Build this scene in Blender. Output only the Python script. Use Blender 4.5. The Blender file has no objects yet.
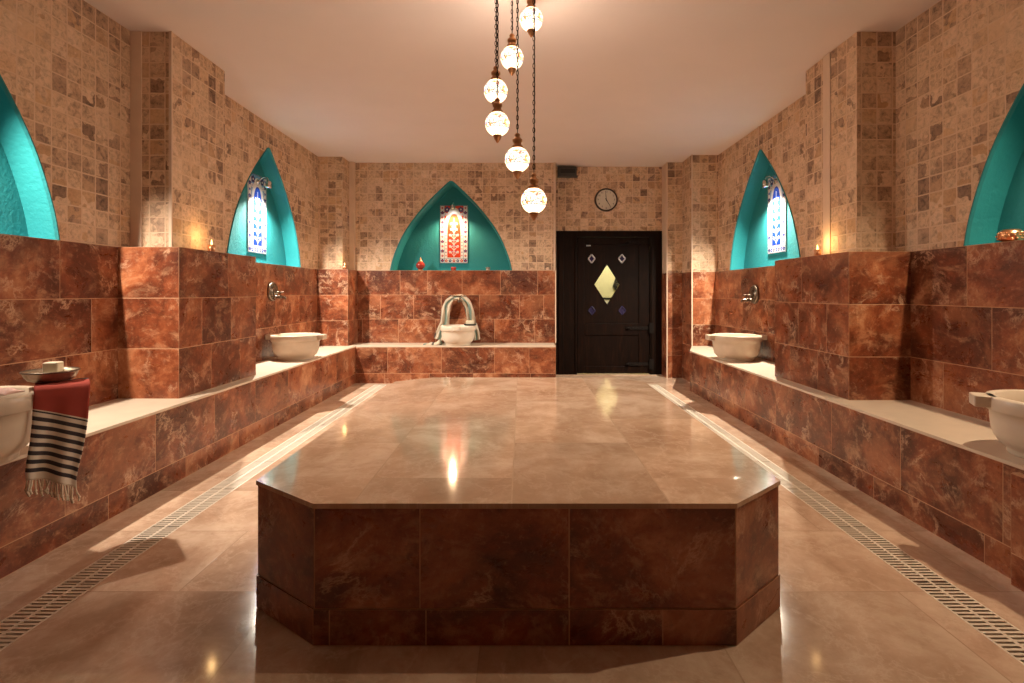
import bpy, math, random
from mathutils import Vector, Matrix
import bmesh
PI = math.pi
S = bpy.context.scene
C = S.collection
rng = random.Random(7)

# ------------------------------------------------------------------ mesh builder
class MB:
    def __init__(s):
        s.v = []; s.f = []; s.m = []; s.uv = []; s.t = []; s.sm = []
    def face(s, pts, uv=None, mat=0, tid=0.0, smooth=False):
        b = len(s.v); s.v += [Vector(p) for p in pts]
        s.f.append(tuple(range(b, b + len(pts)))); s.m.append(mat); s.t.append(tid); s.sm.append(smooth)
        s.uv.append(uv or [(p[0] + p[1], p[2]) for p in pts])
    def idx(s, vs, faces, mat=0, tid=0.0, smooth=False, uvs=None):
        b = len(s.v); s.v += [Vector(p) for p in vs]
        for f in faces:
            s.f.append(tuple(b + i for i in f)); s.m.append(mat); s.t.append(tid); s.sm.append(smooth)
            if uvs: s.uv.append([uvs[i] for i in f])
            else: s.uv.append([(vs[i][0] + vs[i][1], vs[i][2]) for i in f])
    def box(s, lo, hi, mat=0, tid=0.0):
        (x0, y0, z0), (x1, y1, z1) = lo, hi
        vs = [(x0,y0,z0),(x1,y0,z0),(x1,y1,z0),(x0,y1,z0),(x0,y0,z1),(x1,y0,z1),(x1,y1,z1),(x0,y1,z1)]
        s.idx(vs, [(0,3,2,1),(4,5,6,7),(0,1,5,4),(1,2,6,5),(2,3,7,6),(3,0,4,7)], mat, tid)
    def grid(s, rows, close_u=False, close_v=False, mat=0, smooth=True, uvs=None, tid=0.0):
        nr, nc = len(rows), len(rows[0]); vs = [p for r in rows for p in r]; fs = []
        for i in range(nr if close_v else nr - 1):
            for j in range(nc if close_u else nc - 1):
                a, b = i, (i + 1) % nr; c, d = j, (j + 1) % nc
                fs.append((a*nc+c, a*nc+d, b*nc+d, b*nc+c))
        s.idx(vs, fs, mat, tid, smooth, [p for r in uvs for p in r] if uvs else None)
    def lathe(s, prof, c=(0,0,0), n=32, mat=0, axis='z', smooth=True, flip=False):
        rows = []
        for r, h in prof:
            row = []
            for k in range(n):
                a = 2*PI*k/n
                p = (r*math.cos(a), r*math.sin(a), h)
                if axis == 'x': p = (p[2], p[0], p[1])
                if axis == 'y': p = (p[0], p[2], p[1])
                row.append((c[0]+p[0], c[1]+p[1], c[2]+p[2]))
            rows.append(row)
        s.grid(rows, close_u=True, mat=mat, smooth=smooth)
    def tube(s, path, r, n=8, mat=0, cap=True, closed=False):
        P = [Vector(p) for p in path]; rows = []; m = len(P)
        rr = r if isinstance(r, (list, tuple)) else [r]*m
        ref = None
        for i in range(m):
            if closed: t = P[(i+1) % m] - P[i-1]
            else: t = P[min(i+1, m-1)] - P[max(i-1, 0)]
            t.normalize()
            if ref is None:
                ref = Vector((0,0,1)) if abs(t.z) < .9 else Vector((1,0,0))
            a = ref - t*ref.dot(t); a.normalize(); b = t.cross(a); ref = a
            rows.append([P[i] + (a*math.cos(2*PI*k/n) + b*math.sin(2*PI*k/n))*rr[i] for k in range(n)])
        s.grid(rows, close_u=True, close_v=closed, mat=mat)
        if cap and not closed:
            s.face(list(reversed(rows[0])), mat=mat); s.face(rows[-1], mat=mat)
    def prism(s, poly, fr, c0, c1, mat=0, back=True):
        """poly 2-D ccw in frame fr, from depth c0 (front) to c1 (back)"""
        A = [fr(a, b, c0) for a, b in poly]; B = [fr(a, b, c1) for a, b in poly]
        s.face(A, [tuple(p) for p in poly], mat)
        if back: s.face(list(reversed(B)), [tuple(p) for p in reversed(poly)], mat)
        n = len(poly)
        for i in range(n):
            j = (i+1) % n
            s.face([A[i], A[j], B[j], B[i]], [poly[i], poly[j], poly[j], poly[i]], mat)
    def sheet(s, outer, holes, fr, c=0.0, mat=0):
        """flat sheet with holes, uv in metres"""
        bm = bmesh.new(); es = []
        for loop in [outer] + holes:
            vs = [bm.verts.new((a, b, 0)) for a, b in loop]
            for i in range(len(vs)): es.append(bm.edges.new((vs[i], vs[(i+1) % len(vs)])))
        bmesh.ops.triangle_fill(bm, use_beauty=True, use_dissolve=False, edges=es, normal=(0,0,1))
        for f in bm.faces:
            q = [(v.co.x, v.co.y) for v in f.verts]
            s.face([fr(a, b, c) for a, b in q], q, mat)
        bm.free()
    def build(s, name, mats, parent=None, world=False, bevel=0, seg=2, sub=0):
        me = bpy.data.meshes.new(name)
        off = Vector(parent.matrix_basis.translation) if (world and parent) else Vector((0,0,0))
        if world and parent and parent.parent: off += Vector(parent.parent.matrix_basis.translation)
        me.from_pydata([p - off for p in s.v], [], s.f)
        if not isinstance(mats, (list, tuple)): mats = [mats]
        for m in mats: me.materials.append(m)
        me.polygons.foreach_set('material_index', s.m)
        me.polygons.foreach_set('use_smooth', s.sm)
        ul = me.uv_layers.new(name='UVMap'); k = 0; flat = []
        for q in s.uv:
            for a in q: flat += [a[0], a[1]]
        ul.data.foreach_set('uv', flat)
        at = me.attributes.new('tid', 'FLOAT', 'FACE'); at.data.foreach_set('value', s.t)
        o = bpy.data.objects.new(name, me); C.objects.link(o)
        if parent: o.parent = parent
        if bevel:
            md = o.modifiers.new('b', 'BEVEL'); md.width = bevel; md.segments = seg; md.limit_method = 'ANGLE'
        if sub:
            md = o.modifiers.new('s', 'SUBSURF'); md.levels = sub; md.render_levels = sub
        return o

def frame(o, u, v, n):
    o, u, v, n = map(Vector, (o, u, v, n))
    return lambda a, b, c=0.0: o + u*a + v*b + n*c

def tag(o, label, cat, group=None, kind=None):
    o['label'] = label; o['category'] = cat
    if group: o['group'] = group
    if kind: o['kind'] = kind
    return o
def empty(name, loc, rz=0.0):
    o = bpy.data.objects.new(name, None); C.objects.link(o)
    o.location = loc; o.rotation_euler = (0, 0, rz); o.empty_display_size = .1
    o.matrix_basis = Matrix.Translation(Vector(loc)) @ Matrix.Rotation(rz, 4, 'Z')
    return o
def copy_tree(o, loc, rz=0.0, parent=None):
    c = o.copy(); C.objects.link(c)
    if parent: c.parent = parent
    else:
        c.location = loc; c.rotation_euler = (0, 0, rz)
    for ch in list(o.children): copy_tree(ch, None, 0, c)
    return c

# ------------------------------------------------------------------ materials
class NT:
    def __init__(s, name):
        s.mat = bpy.data.materials.new(name); s.mat.use_nodes = True
        s.t = s.mat.node_tree; s.t.nodes.clear()
        s.out = s.t.nodes.new('ShaderNodeOutputMaterial')
        s.b = s.t.nodes.new('ShaderNodeBsdfPrincipled')
        s.t.links.new(s.b.outputs[0], s.out.inputs[0])
    def put(s, sock, val):
        if hasattr(val, 'is_output'): s.t.links.new(val, sock)
        elif isinstance(val, (tuple, list)) and len(val) == 3 and sock.type == 'RGBA': sock.default_value = (*val, 1)
        else: sock.default_value = val
    def n(s, typ, ins=None, out=0, **kw):
        nd = s.t.nodes.new(typ)
        for k, v in kw.items(): setattr(nd, k, v)
        for k, v in (ins or {}).items(): s.put(nd.inputs[k], v)
        return nd.outputs[out]
    def math(s, op, a, b=0.0, c=0.0): return s.n('ShaderNodeMath', {0: a, 1: b, 2: c}, operation=op)
    def vm(s, op, a, b=(0,0,0)): return s.n('ShaderNodeVectorMath', {0: a, 1: b}, operation=op)
    def uv(s): return s.n('ShaderNodeTexCoord', out=2)
    def obj(s): return s.n('ShaderNodeTexCoord', out=3)
    def attr(s, name): return s.n('ShaderNodeAttribute', out=2, attribute_name=name)
    def noise(s, vec, scale, detail=4, rough=.55, dist=0.0, w=None, out=0):
        d = {'Vector': vec, 'Scale': scale, 'Detail': detail, 'Roughness': rough, 'Distortion': dist}
        if w is not None: d['W'] = w
        return s.n('ShaderNodeTexNoise', d, out, noise_dimensions='4D' if w is not None else '3D')
    def ramp(s, fac, stops, mode='LINEAR'):
        nd = s.t.nodes.new('ShaderNodeValToRGB'); cr = nd.color_ramp; cr.interpolation = mode
        while len(cr.elements) < len(stops): cr.elements.new(.5)
        for e, (p, c) in zip(cr.elements, stops):
            e.position = p; e.color = (*c, 1) if isinstance(c, tuple) else (c, c, c, 1)
        s.put(nd.inputs[0], fac); return nd.outputs[0]
    def mix(s, f, a, b, mode='MIX'):
        nd = s.t.nodes.new('ShaderNodeMix'); nd.data_type = 'RGBA'; nd.blend_type = mode
        s.put(nd.inputs[0], f); s.put(nd.inputs[6], a); s.put(nd.inputs[7], b); return nd.outputs[2]
    def bump(s, h, strength=.3, dist=.01):
        s.t.links.new(s.n('ShaderNodeBump', {'Height': h, 'Strength': strength, 'Distance': dist}), s.b.inputs['Normal'])
    def set(s, **kw):
        for k, v in kw.items(): s.put(s.b.inputs[k.replace('_', ' ')], v)
        return s.mat

def plain(name, col, rough=.5, metal=0.0, var=.06, scale=18, bump=0.0, **kw):
    m = NT(name); o = m.obj(); nz = m.noise(o, scale, 5)
    d = tuple(max(0, c*(1-var*3)) for c in col); l = tuple(min(1, c*(1+var*2)) for c in col)
    col_s = m.mix(nz, d, l)
    if bump: m.bump(nz, bump, .01)
    return m.set(Base_Color=col_s, Roughness=rough, Metallic=metal, **kw)

def mat_travertine():
    m = NT('tumbled_travertine'); uv = m.uv(); P = .102
    wob = m.vm('SCALE', m.vm('SUBTRACT', m.noise(uv, 9, 2, out=1), (.5,.5,.5)))
    wob.node.inputs[3].default_value = .006
    p = m.vm('SCALE', m.vm('ADD', uv, wob)); p.node.inputs[3].default_value = 1/P
    cell = m.vm('FLOOR', p); fr = m.vm('FRACTION', p)
    sp = m.t.nodes.new('ShaderNodeSeparateXYZ'); m.put(sp.inputs[0], fr)
    def edge(a): return m.math('MINIMUM', a, m.math('SUBTRACT', 1.0, a))
    e = m.math('MINIMUM', edge(sp.outputs[0]), edge(sp.outputs[1]))
    rough_e = m.math('ADD', e, m.math('MULTIPLY', m.math('SUBTRACT', m.noise(uv, 60, 3), .5), .05))
    tile = m.n('ShaderNodeMapRange', {0: rough_e, 1: .025, 2: .06}, interpolation_type='SMOOTHSTEP')
    wn = m.n('ShaderNodeTexWhiteNoise', {'Vector': cell}, 0, noise_dimensions='3D')
    big = m.noise(uv, 1.3, 2)
    r = m.math('ADD', m.math('MULTIPLY', wn, .75), m.math('MULTIPLY', m.math('SUBTRACT', big, .35), .9))
    base = m.ramp(r, [(.02, (.20,.115,.075)), (.17, (.36,.225,.15)), (.38, (.57,.385,.25)), (.72, (.66,.465,.315)), (1, (.74,.55,.40))])
    off = m.vm('ADD', uv, m.vm('MULTIPLY', cell, (3.7, 5.3, 0)))
    mott = m.noise(off, 30, 8, .74, .5)
    dark = m.ramp(mott, [(.36, .26), (.45, .70), (.53, 1.0), (.64, 1.18)])
    base = m.mix(m.math('MULTIPLY', m.math('SUBTRACT', 1.0, m.math('MULTIPLY', r, .6)), 1.0), base, m.mix(1.0, base, dark, 'MULTIPLY'))
    hue = m.n('ShaderNodeTexWhiteNoise', {'Vector': m.vm('ADD', cell, (17, 5, 3))}, 0, noise_dimensions='3D')
    base = m.mix(m.ramp(hue, [(.8, 0.0), (1, .5)]), base, (.54,.30,.13))
    grout = m.mix(m.noise(uv, 14, 4), (.61,.42,.28), (.71,.52,.37))
    smear = m.ramp(m.noise(uv, 2.6, 5, .6), [(.50, 0.0), (.72, .55)])
    col = m.mix(tile, grout, m.mix(smear, base, grout))
    m.bump(m.math('ADD', m.math('MULTIPLY', tile, .6), m.math('MULTIPLY', mott, .35)), .55, .006)
    return m.set(Base_Color=col, Roughness=.62)

def mat_marble(name):
    m = NT(name); uv = m.uv(); w = m.math('MULTIPLY', m.attr('tid'), 37.0)
    warp = m.noise(uv, 1.6, 3, .55, 0, w, out=1)
    wv = m.vm('SCALE', m.vm('SUBTRACT', warp, (.5,.5,.5))); wv.node.inputs[3].default_value = .30
    p = m.vm('ADD', uv, wv)
    tint = m.n('ShaderNodeTexWhiteNoise', {'W': m.attr('tid')}, 0, noise_dimensions='1D')
    n1 = m.math('ADD', m.noise(p, 3.0, 12, .70, .3, w), m.math('MULTIPLY', m.math('SUBTRACT', tint, .5), .10))
    col = m.ramp(n1, [(.35, (.060,.0125,.0055)), (.45, (.130,.033,.0145)), (.53, (.225,.058,.0235)), (.60, (.35,.118,.051)), (.67, (.51,.24,.125)), (.76, (.66,.43,.28))])
    sx = m.vm('MULTIPLY', p, (1.0, 1.7, 1.0))
    n2 = m.noise(sx, 5.0, 10, .72, .4, m.math('ADD', w, 9.0))
    col = m.mix(m.ramp(n2, [(.54, 0.0), (.63, .45), (.76, .85)]), col, (.56,.31,.175))
    n5 = m.noise(p, 4.0, 10, .74, .2, m.math('ADD', w, 31.0))
    col = m.mix(m.ramp(n5, [(.33, .8), (.46, 0.0)]), col, (.062,.0125,.0055))
    n6 = m.noise(m.vm('MULTIPLY', p, (1.0, 1.4, 1.0)), 1.9, 9, .66, .25, m.math('ADD', w, 47.0))
    col = m.mix(m.ramp(n6, [(.53, 0.0), (.57, .34), (.70, .55)]), col, (.38,.145,.066))
    col = m.mix(m.ramp(n6, [(.36, .6), (.46, 0.0)]), col, (.060,.0135,.0065))
    n3 = m.noise(p, 3.0, 8, .68, .3, m.math('ADD', w, 21.0))
    vein = m.ramp(m.math('ABSOLUTE', m.math('SUBTRACT', n3, .5)), [(0, .75), (.008, .35), (.025, 0.0)])
    col = m.mix(m.math('MULTIPLY', vein, m.ramp(m.noise(uv, 5, 5, .6, 0, w), [(.46, 0.0), (.60, .9)])), col, (.68,.45,.30))
    n4 = m.noise(uv, 38, 8, .78)
    col = m.mix(m.ramp(n4, [(.55, 0.0), (.66, .36)]), col, (.58,.34,.20))
    col = m.mix(m.ramp(n4, [(.34, .5), (.45, 0.0)]), col, (.07,.016,.0075))
    m.bump(n4, .04, .002)
    return m.set(Base_Color=col, Roughness=m.math('ADD', .20, m.math('MULTIPLY', n2, .18)))

def mat_floor(name, tw, th, ca, cb, cc, rough, jointc, turn=False):
    m = NT(name); uv = m.uv()
    br = m.t.nodes.new('ShaderNodeTexBrick'); br.offset = .5
    bv = m.n('ShaderNodeVectorRotate', {'Vector': uv, 'Angle': PI/2 if turn else 0.0}, rotation_type='Z_AXIS')
    m.put(br.inputs['Vector'], m.vm('ADD', bv, (.13, .03, 0)))
    for k, v in (('Scale', 1.0), ('Mortar Size', .0028), ('Mortar Smooth', .3), ('Brick Width', tw), ('Row Height', th), ('Bias', 0.0)): br.inputs[k].default_value = v
    br.inputs['Color1'].default_value = (0,0,0,1); br.inputs['Color2'].default_value = (1,1,1,1); br.inputs['Mortar'].default_value = (.5,.5,.5,1)
    rnd = br.outputs[0]; mort = br.outputs[1]
    sep = m.math('MULTIPLY', rnd, 23.0)
    n1 = m.noise(uv, 2.6, 10, .68, .5, sep)
    col = m.ramp(n1, [(.33, ca), (.5, cb), (.64, cc)])
    n2 = m.noise(uv, 9, 9, .74, .4, sep)
    col = m.mix(m.ramp(n2, [(.53, 0.0), (.68, .55)]), col, ca)
    col = m.mix(m.ramp(n2, [(.34, .5), (.46, 0.0)]), col, cc)
    n3 = m.noise(uv, 4, 8, .66, .5, sep)
    vein = m.ramp(m.math('ABSOLUTE', m.math('SUBTRACT', n3, .5)), [(0, .5), (.012, .15), (.03, 0.0)])
    col = m.mix(vein, col, cc)
    col = m.mix(1.0, col, m.ramp(rnd, [(0, .88), (1, 1.10)]), 'MULTIPLY')
    col = m.mix(m.math('MULTIPLY', mort, .5), col, jointc)
    m.bump(m.math('SUBTRACT', m.math('MULTIPLY', n2, .3), mort), .12, .002)
    return m.set(Base_Color=col, Specular_IOR_Level=.30, Roughness=m.math('ADD', rough, m.math('MULTIPLY', n2, .11)))

def mat_emit(name, col, st):
    m = NT(name); return m.set(Base_Color=col, Emission_Color=col, Emission_Strength=st)

def mat_globe():
    m = NT('mosaic_glass'); o = m.obj()
    sp = m.t.nodes.new('ShaderNodeSeparateXYZ'); m.put(sp.inputs[0], o)
    z = sp.outputs[2]
    cells = m.t.nodes.new('ShaderNodeTexVoronoi'); m.put(cells.inputs['Vector'], o); cells.inputs['Scale'].default_value = 62
    ed = m.n('ShaderNodeTexVoronoi', {'Vector': o, 'Scale': 62}, 0, feature='DISTANCE_TO_EDGE')
    rnd = m.n('ShaderNodeSeparateColor', {0: cells.outputs['Color']}, 0)
    pal = m.ramp(rnd, [(0, (1,.93,.8)), (.42, (1,.80,.52)), (.58, (.55,.70,1)), (.70, (1,.30,.12)), (.80, (.15,.32,.9)), (.88, (1,.72,.2)), (.95, (.9,.95,1))], 'CONSTANT')
    line = m.ramp(ed, [(.02, 0.05), (.10, 1.0)])
    flower = m.n('ShaderNodeTexVoronoi', {'Vector': o, 'Scale': 17}, 0)
    fl = m.ramp(flower, [(.16, (1,.20,.10)), (.22, (.12,.22,.75)), (.30, (1,.9,.72)), (.55, (1,.9,.75)), (.62, (.75,.36,.14)), (.70, (1,.9,.75))], 'LINEAR')
    band = m.ramp(m.math('ABSOLUTE', m.math('SUBTRACT', z, 0.006)), [(.030, 0.0), (.032, 1.0)], 'CONSTANT')
    stripe = m.ramp(m.math('ABSOLUTE', m.math('SUBTRACT', m.math('ABSOLUTE', m.math('SUBTRACT', z, .006)), .031)), [(0, .22), (.0028, 1.0)])
    beads = m.mix(m.ramp(m.n('ShaderNodeTexVoronoi', {'Vector': o, 'Scale': 110}, 0), [(.35, 0.0), (.6, 1.0)]), (1,.95,.86), (.85,.6,.36))
    col = m.mix(band, m.mix(.6, m.mix(1.0, pal, line, 'MULTIPLY'), fl, 'MULTIPLY'), beads)
    col = m.mix(1.0, col, stripe, 'MULTIPLY')
    return m.set(Base_Color=col, Roughness=.2, Emission_Color=m.mix(1.0, col, (1,.90,.76), 'MULTIPLY'), Emission_Strength=GLOBE)

def mat_wood():
    m = NT('dark_stained_wood'); o = m.obj()
    st = m.vm('MULTIPLY', o, (9, 9, .9))
    n1 = m.noise(st, 3.0, 7, .62, 1.2)
    col = m.ramp(n1, [(.3, (.003,.0011,.0006)), (.55, (.008,.0027,.0012)), (.75, (.020,.0068,.0028))])
    m.bump(n1, .15, .003)
    return m.set(Base_Color=col, Roughness=.55, Specular_IOR_Level=.10)

def mat_towel():
    # u = across (m), v = along from the back edge (m)
    m = NT('striped_towel'); uv = m.uv()
    sp = m.t.nodes.new('ShaderNodeSeparateXYZ'); m.put(sp.inputs[0], uv)
    v = sp.outputs[1]
    weave = m.n('ShaderNodeTexWave', {'Vector': uv, 'Scale': 190.0, 'Distortion': .4}, 0)
    ph = m.math('FRACT', m.math('DIVIDE', m.math('SUBTRACT', v, .268), .0338))
    bar = m.ramp(ph, [(0, 0.0), (.44, 0.0), (.48, 1.0), (.94, 1.0), (.98, 0.0)])
    inr = m.math('MULTIPLY', m.math('GREATER_THAN', v, .260), m.math('LESS_THAN', v, .515))
    cream = (.80,.71,.60)
    col = m.mix(m.math('MULTIPLY', bar, inr), cream, (.022,.02,.03))
    red = m.math('MULTIPLY', m.math('GREATER_THAN', v, .025), m.math('LESS_THAN', v, .256))
    col = m.mix(red, col, (.40,.045,.03))
    blk = m.math('LESS_THAN', v, .03)
    col = m.mix(blk, col, (.02,.018,.025))
    col = m.mix(m.math('MULTIPLY', weave, .22), col, (.2,.12,.09))
    m.bump(m.math('ADD', weave, m.noise(uv, 260, 3)), .35, .002)
    return m.set(Base_Color=col, Roughness=.9)

def mat_small_towel():
    m = NT('green_cream_towel'); uv = m.uv()
    sp = m.t.nodes.new('ShaderNodeSeparateXYZ'); m.put(sp.inputs[0], uv)
    u = sp.outputs[0]
    col = m.ramp(m.math('FRACT', m.math('MULTIPLY', u, 1.0)), [(0, (.60,.50,.39)), (.22, (.58,.48,.37)), (.36, (.12,.19,.16)), (.50, (.22,.30,.26)), (.60, (.60,.50,.39)), (.82, (.58,.47,.37)), (.93, (.07,.06,.055))], 'LINEAR')
    m.bump(m.noise(uv, 90, 4), .3, .003)
    return m.set(Base_Color=col, Roughness=.9)

GLOBE = 2.1
M = {}
M['trav'] = mat_travertine()
M['marble'] = mat_marble('red_brown_marble')
M['grout'] = plain('grout', (.54,.31,.185), .8, var=.08, scale=30)
M['cream'] = plain('cream_limestone', (.66,.56,.45), .32, var=.05, scale=9)
M['floor'] = mat_floor('polished_floor_tile', .78, .52, (.39,.25,.17), (.55,.385,.28), (.68,.52,.40), .035, (.33,.22,.15))
M['slab'] = mat_floor('polished_platform_tile', .92, .51, (.37,.225,.145), (.50,.335,.23), (.65,.48,.36), .03, (.50,.36,.25), True)
M['plaster'] = plain('painted_plaster', (.70,.61,.585), .85, var=.02, scale=2.5, bump=.05)
M['strip'] = plain('plaster_strip', (.68,.52,.40), .8, var=.05, scale=8, bump=.1)
def mat_turq():
    m = NT('turquoise_plaster'); o = m.obj(); nz = m.noise(o, 40, 6, .6)
    col = m.mix(m.noise(o, 4, 4), (.003,.155,.185), (.010,.225,.245))
    m.bump(nz, .5, .008)
    return m.set(Base_Color=col, Roughness=.7)
M['turq'] = mat_turq()
M['basin'] = plain('pale_carved_marble', (.68,.59,.49), .35, var=.05, scale=7)
M['basin_old'] = plain('veined_cream_marble', (.62,.50,.385), .4, var=.10, scale=6)
M['chrome'] = plain('aged_chrome', (.62,.60,.56), .22, 1.0, var=.05)
M['bronze'] = plain('aged_bronze', (.20,.16,.125), .36, 1.0, var=.12, scale=40)
M['pewter'] = plain('hammered_pewter', (.42,.35,.27), .42, 1.0, var=.12, scale=60, bump=.2)
M['copper'] = plain('copper', (.75,.40,.22), .28, 1.0, var=.06)
M['brass'] = plain('brass_cap', (.42,.20,.09), .4, .85, var=.1)
M['iron'] = plain('dark_iron', (.010,.007,.006), .75, .0, var=.1, Specular_IOR_Level=.12)
M['rim'] = plain('brown_clock_rim', (.045,.028,.018), .4, .3)
M['black'] = plain('black_plastic', (.012,.011,.011), .4, var=.05)
M['grey'] = plain('grey_plastic', (.055,.047,.042), .5, var=.05)
M['wood'] = mat_wood()
M['grate'] = plain('cream_plastic_grate', (.70,.62,.52), .45, var=.03)
M['dark'] = plain('dark_channel', (.03,.018,.012), .7)
M['soap'] = plain('cream_soap', (.78,.68,.52), .5, var=.03)
M['dial'] = plain('clock_dial', (.62,.57,.47), .5, var=.02)
M['towel'] = mat_towel()
M['towel2'] = mat_small_towel()
M['tassel'] = plain('towel_fringe', (.70,.60,.48), .9, var=.1)
M['pinkcloth'] = plain('pale_pink_cotton', (.70,.48,.44), .9, var=.04, bump=.2)
M['whitecloth'] = plain('white_cotton', (.74,.70,.64), .9, var=.03, bump=.2)
M['globe'] = mat_globe()
M['bulb'] = mat_emit('lamp_bulb', (1,.95,.86), 60)
M['flame'] = mat_emit('candle_flame', (1,.66,.26), 2.6)
M['wax'] = plain('tealight_wax', (.8,.62,.4), .5)
M['redglass'] = plain('ruby_glass', (.34,.035,.025), .12, var=.05)
M['glass'] = NT('clear_glass').set(Base_Color=(.92,.95,.93), Roughness=.03, Transmission_Weight=1.0, IOR=1.2)
M['blueglass'] = plain('violet_glass', (.028,.024,.07), .15, var=.05)
M['silver'] = plain('leaded_edge', (.52,.50,.52), .35, .6)
M['corridor'] = plain('corridor_paint', (.72,.66,.42), .8, var=.03)
M['white'] = plain('white_paint', (.75,.72,.66), .6, var=.02)
M['pwhite'] = plain('glazed_white', (.60,.60,.60), .15, var=.01)
M['pblue'] = plain('glazed_cobalt', (.012,.05,.32), .15, var=.03)
M['plight'] = plain('glazed_sky_blue', (.16,.36,.62), .15, var=.03)
M['pred'] = plain('glazed_red', (.52,.05,.022), .15, var=.03)
M['pnavy'] = plain('glazed_navy', (.05,.05,.16), .15, var=.03)

# ------------------------------------------------------------------ dimensions (metres; x right, y away, z up)
E = 1.1375
ZC, ZM, ZB, ZP = E + 1.717, E + .285, .464, .459
ZMR = E + .252                       # marble height on the right-hand side
Y0, YB = -1.5, 7.15                  # wall behind the camera, back wall
XLM, XLU, XRM, XRU = -2.55, -2.572, 2.43, 2.47
BFL, BFR, BFB = -2.06, 1.94, 6.72    # bench fronts
YD = 7.40                            # door wall
DX0, DX1 = .463, 1.93

# ------------------------------------------------------------------ tiles
def tiles(mb, fr, rows, L0, L1, cuts=None, avg=.5, G=.0022, th=.006, seed=0, back=True):
    """tile courses: a face of marble tiles with sunk joints. mats 0 marble, 1 grout"""
    r = random.Random(seed)
    for i, (v0, v1) in enumerate(rows):
        if cuts and cuts[i] is not None: cs = [L0] + list(cuts[i]) + [L1]
        else:
            cs = [L0]; first = avg*(.35 + .6*r.random())
            x = L0 + first
            while x < L1 - .12:
                cs.append(x); x += avg*(.82 + .36*r.random())
            cs.append(L1)
        for a, b in zip(cs, cs[1:]):
            t = r.random()*9 + .1
            A, B, c, d = a + G, b - G, v0 + G, v1 - G
            if B - A < .004: continue
            q = [(A, c), (B, c), (B, d), (A, d)]
            F = [fr(x, y, th) for x, y in q]; K = [fr(x, y, 0) for x, y in q]
            mb.face(F, q, 0, t)
            for k in range(4):
                j = (k+1) % 4
                mb.face([F[j], F[k], K[k], K[j]], [q[j], q[k], q[k], q[j]], 0, t)
    v0, v1 = rows[0][0], rows[-1][1]
    q = [(L0, v0), (L1, v0), (L1, v1), (L0, v1)]
    mb.face([fr(x, y, th - .0007) for x, y in q], q, 1)

ROW3R = [(ZB, E - .404), (E - .404, E - .078), (E - .078, ZMR)]
ROW3 = [(ZB, ZB + .315), (ZB + .315, ZB + .635), (ZB + .635, ZM)]
RISER = [(0, .125), (.125, ZB - .014)]
ML = [M['marble'], M['grout']]

# ------------------------------------------------------------------ arch profile
HALF = [(-1, 0), (-.955, .13), (-.86, .30), (-.745, .45), (-.58, .61), (-.385, .765), (-.20, .89), (-.05, .985), (0, 1.0)]
def arch(c, hw, z0, h):
    pts = []
    L = HALF
    n = len(L)
    def cr(i, t):
        p0, p1, p2, p3 = L[max(i-1,0)], L[i], L[i+1], L[min(i+2,n-1)]
        return tuple(.5*((2*p1[k]) + (-p0[k]+p2[k])*t + (2*p0[k]-5*p1[k]+4*p2[k]-p3[k])*t*t + (-p0[k]+3*p1[k]-3*p2[k]+p3[k])*t**3) for k in (0,1))
    for i in range(n-1):
        for k in range(4): pts.append(cr(i, k/4))
    left = [(c + x*hw, z0 + y*h) for x, y in pts]
    right = [(c - x*hw, z0 + y*h) for x, y in reversed(pts)]
    return left + [(c, z0 + h)] + right           # clockwise from left base over the apex to the right base

def wall(name, fr, L0, L1, niches, label, depth, zm=ZM):
    mb = MB()
    loops = [arch(*a) for a in niches]
    mb.sheet([(L0, zm - .02), (L1, zm - .02), (L1, ZC), (L0, ZC)], loops, fr)
    q = [(L0, 0), (L1, 0), (L1, zm - .02), (L0, zm - .02)]
    mb.face([fr(a, b, 0) for a, b in q], q, 0)
    q = [(L0, 0), (L1, 0), (L1, ZC), (L0, ZC)]
    mb.face([fr(a, b, -depth - .1) for a, b in q], q, 0)
    w = mb.build(name, [M['trav']]); tag(w, label, 'wall', kind='structure')
    for lp in loops:
        nb = MB(); n = len(lp)
        # slightly splayed recess with a soft rim standing 4 mm proud of the tiles
        cx = sum(p[0] for p in lp)/n; zb = lp[0][1]
        inn = [(cx + (a - cx)*.985, zb + (b - zb)*.99) for a, b in lp]
        rim = [(cx + (a - cx)*1.012, zb + (b - zb)*1.010) for a, b in lp]
        rows = [[fr(a, b, 0) for a, b in rim], [fr(a, b, .006) for a, b in rim], [fr(a, b, .007) for a, b in lp], [fr(a, b, -.004) for a, b in inn], [fr(a, b, -depth) for a, b in inn]]
        nb.grid(rows, close_u=False, smooth=False)
        nb.face([fr(a, b, -depth) for a, b in inn], inn, 0)
        a0, a1 = lp[0], lp[-1]
        nb.face([fr(a0[0], a0[1], 0), fr(a1[0], a1[1], 0), fr(a1[0], a1[1], -depth), fr(a0[0], a0[1], -depth)], None, 0)
        nb.build('arched_niche', [M['turq']], w)
    return w

def dado(w, fr, L0, L1, rows, ledge, name='marble_dado', cuts=None, avg=.55, seed=0, ends=False):
    """marble courses standing ledge metres in front of the wall, frame fr at the marble face"""
    mb = MB(); tiles(mb, fr, rows, L0, L1, cuts, avg, seed=seed)
    v0, v1 = rows[0][0], rows[-1][1]
    q = [fr(L0, v1, .006), fr(L1, v1, .006), fr(L1, v1, -ledge - .02), fr(L0, v1, -ledge - .02)]
    mb.face(q, [(L0, 0), (L1, 0), (L1, ledge), (L0, ledge)], 0, 3.3)
    q = [fr(L0, v1, .006), fr(L1, v1, .006), fr(L1, v1 - .0021, .006), fr(L0, v1 - .0021, .006)]
    mb.face(q, None, 1)
    if ends:
        for L in (L0, L1):
            mb.face([fr(L, v0, 0), fr(L, v1, 0), fr(L, v1, -ledge), fr(L, v0, -ledge)], None, 0, 4.4)
    return mb.build(name, ML, w)

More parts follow.
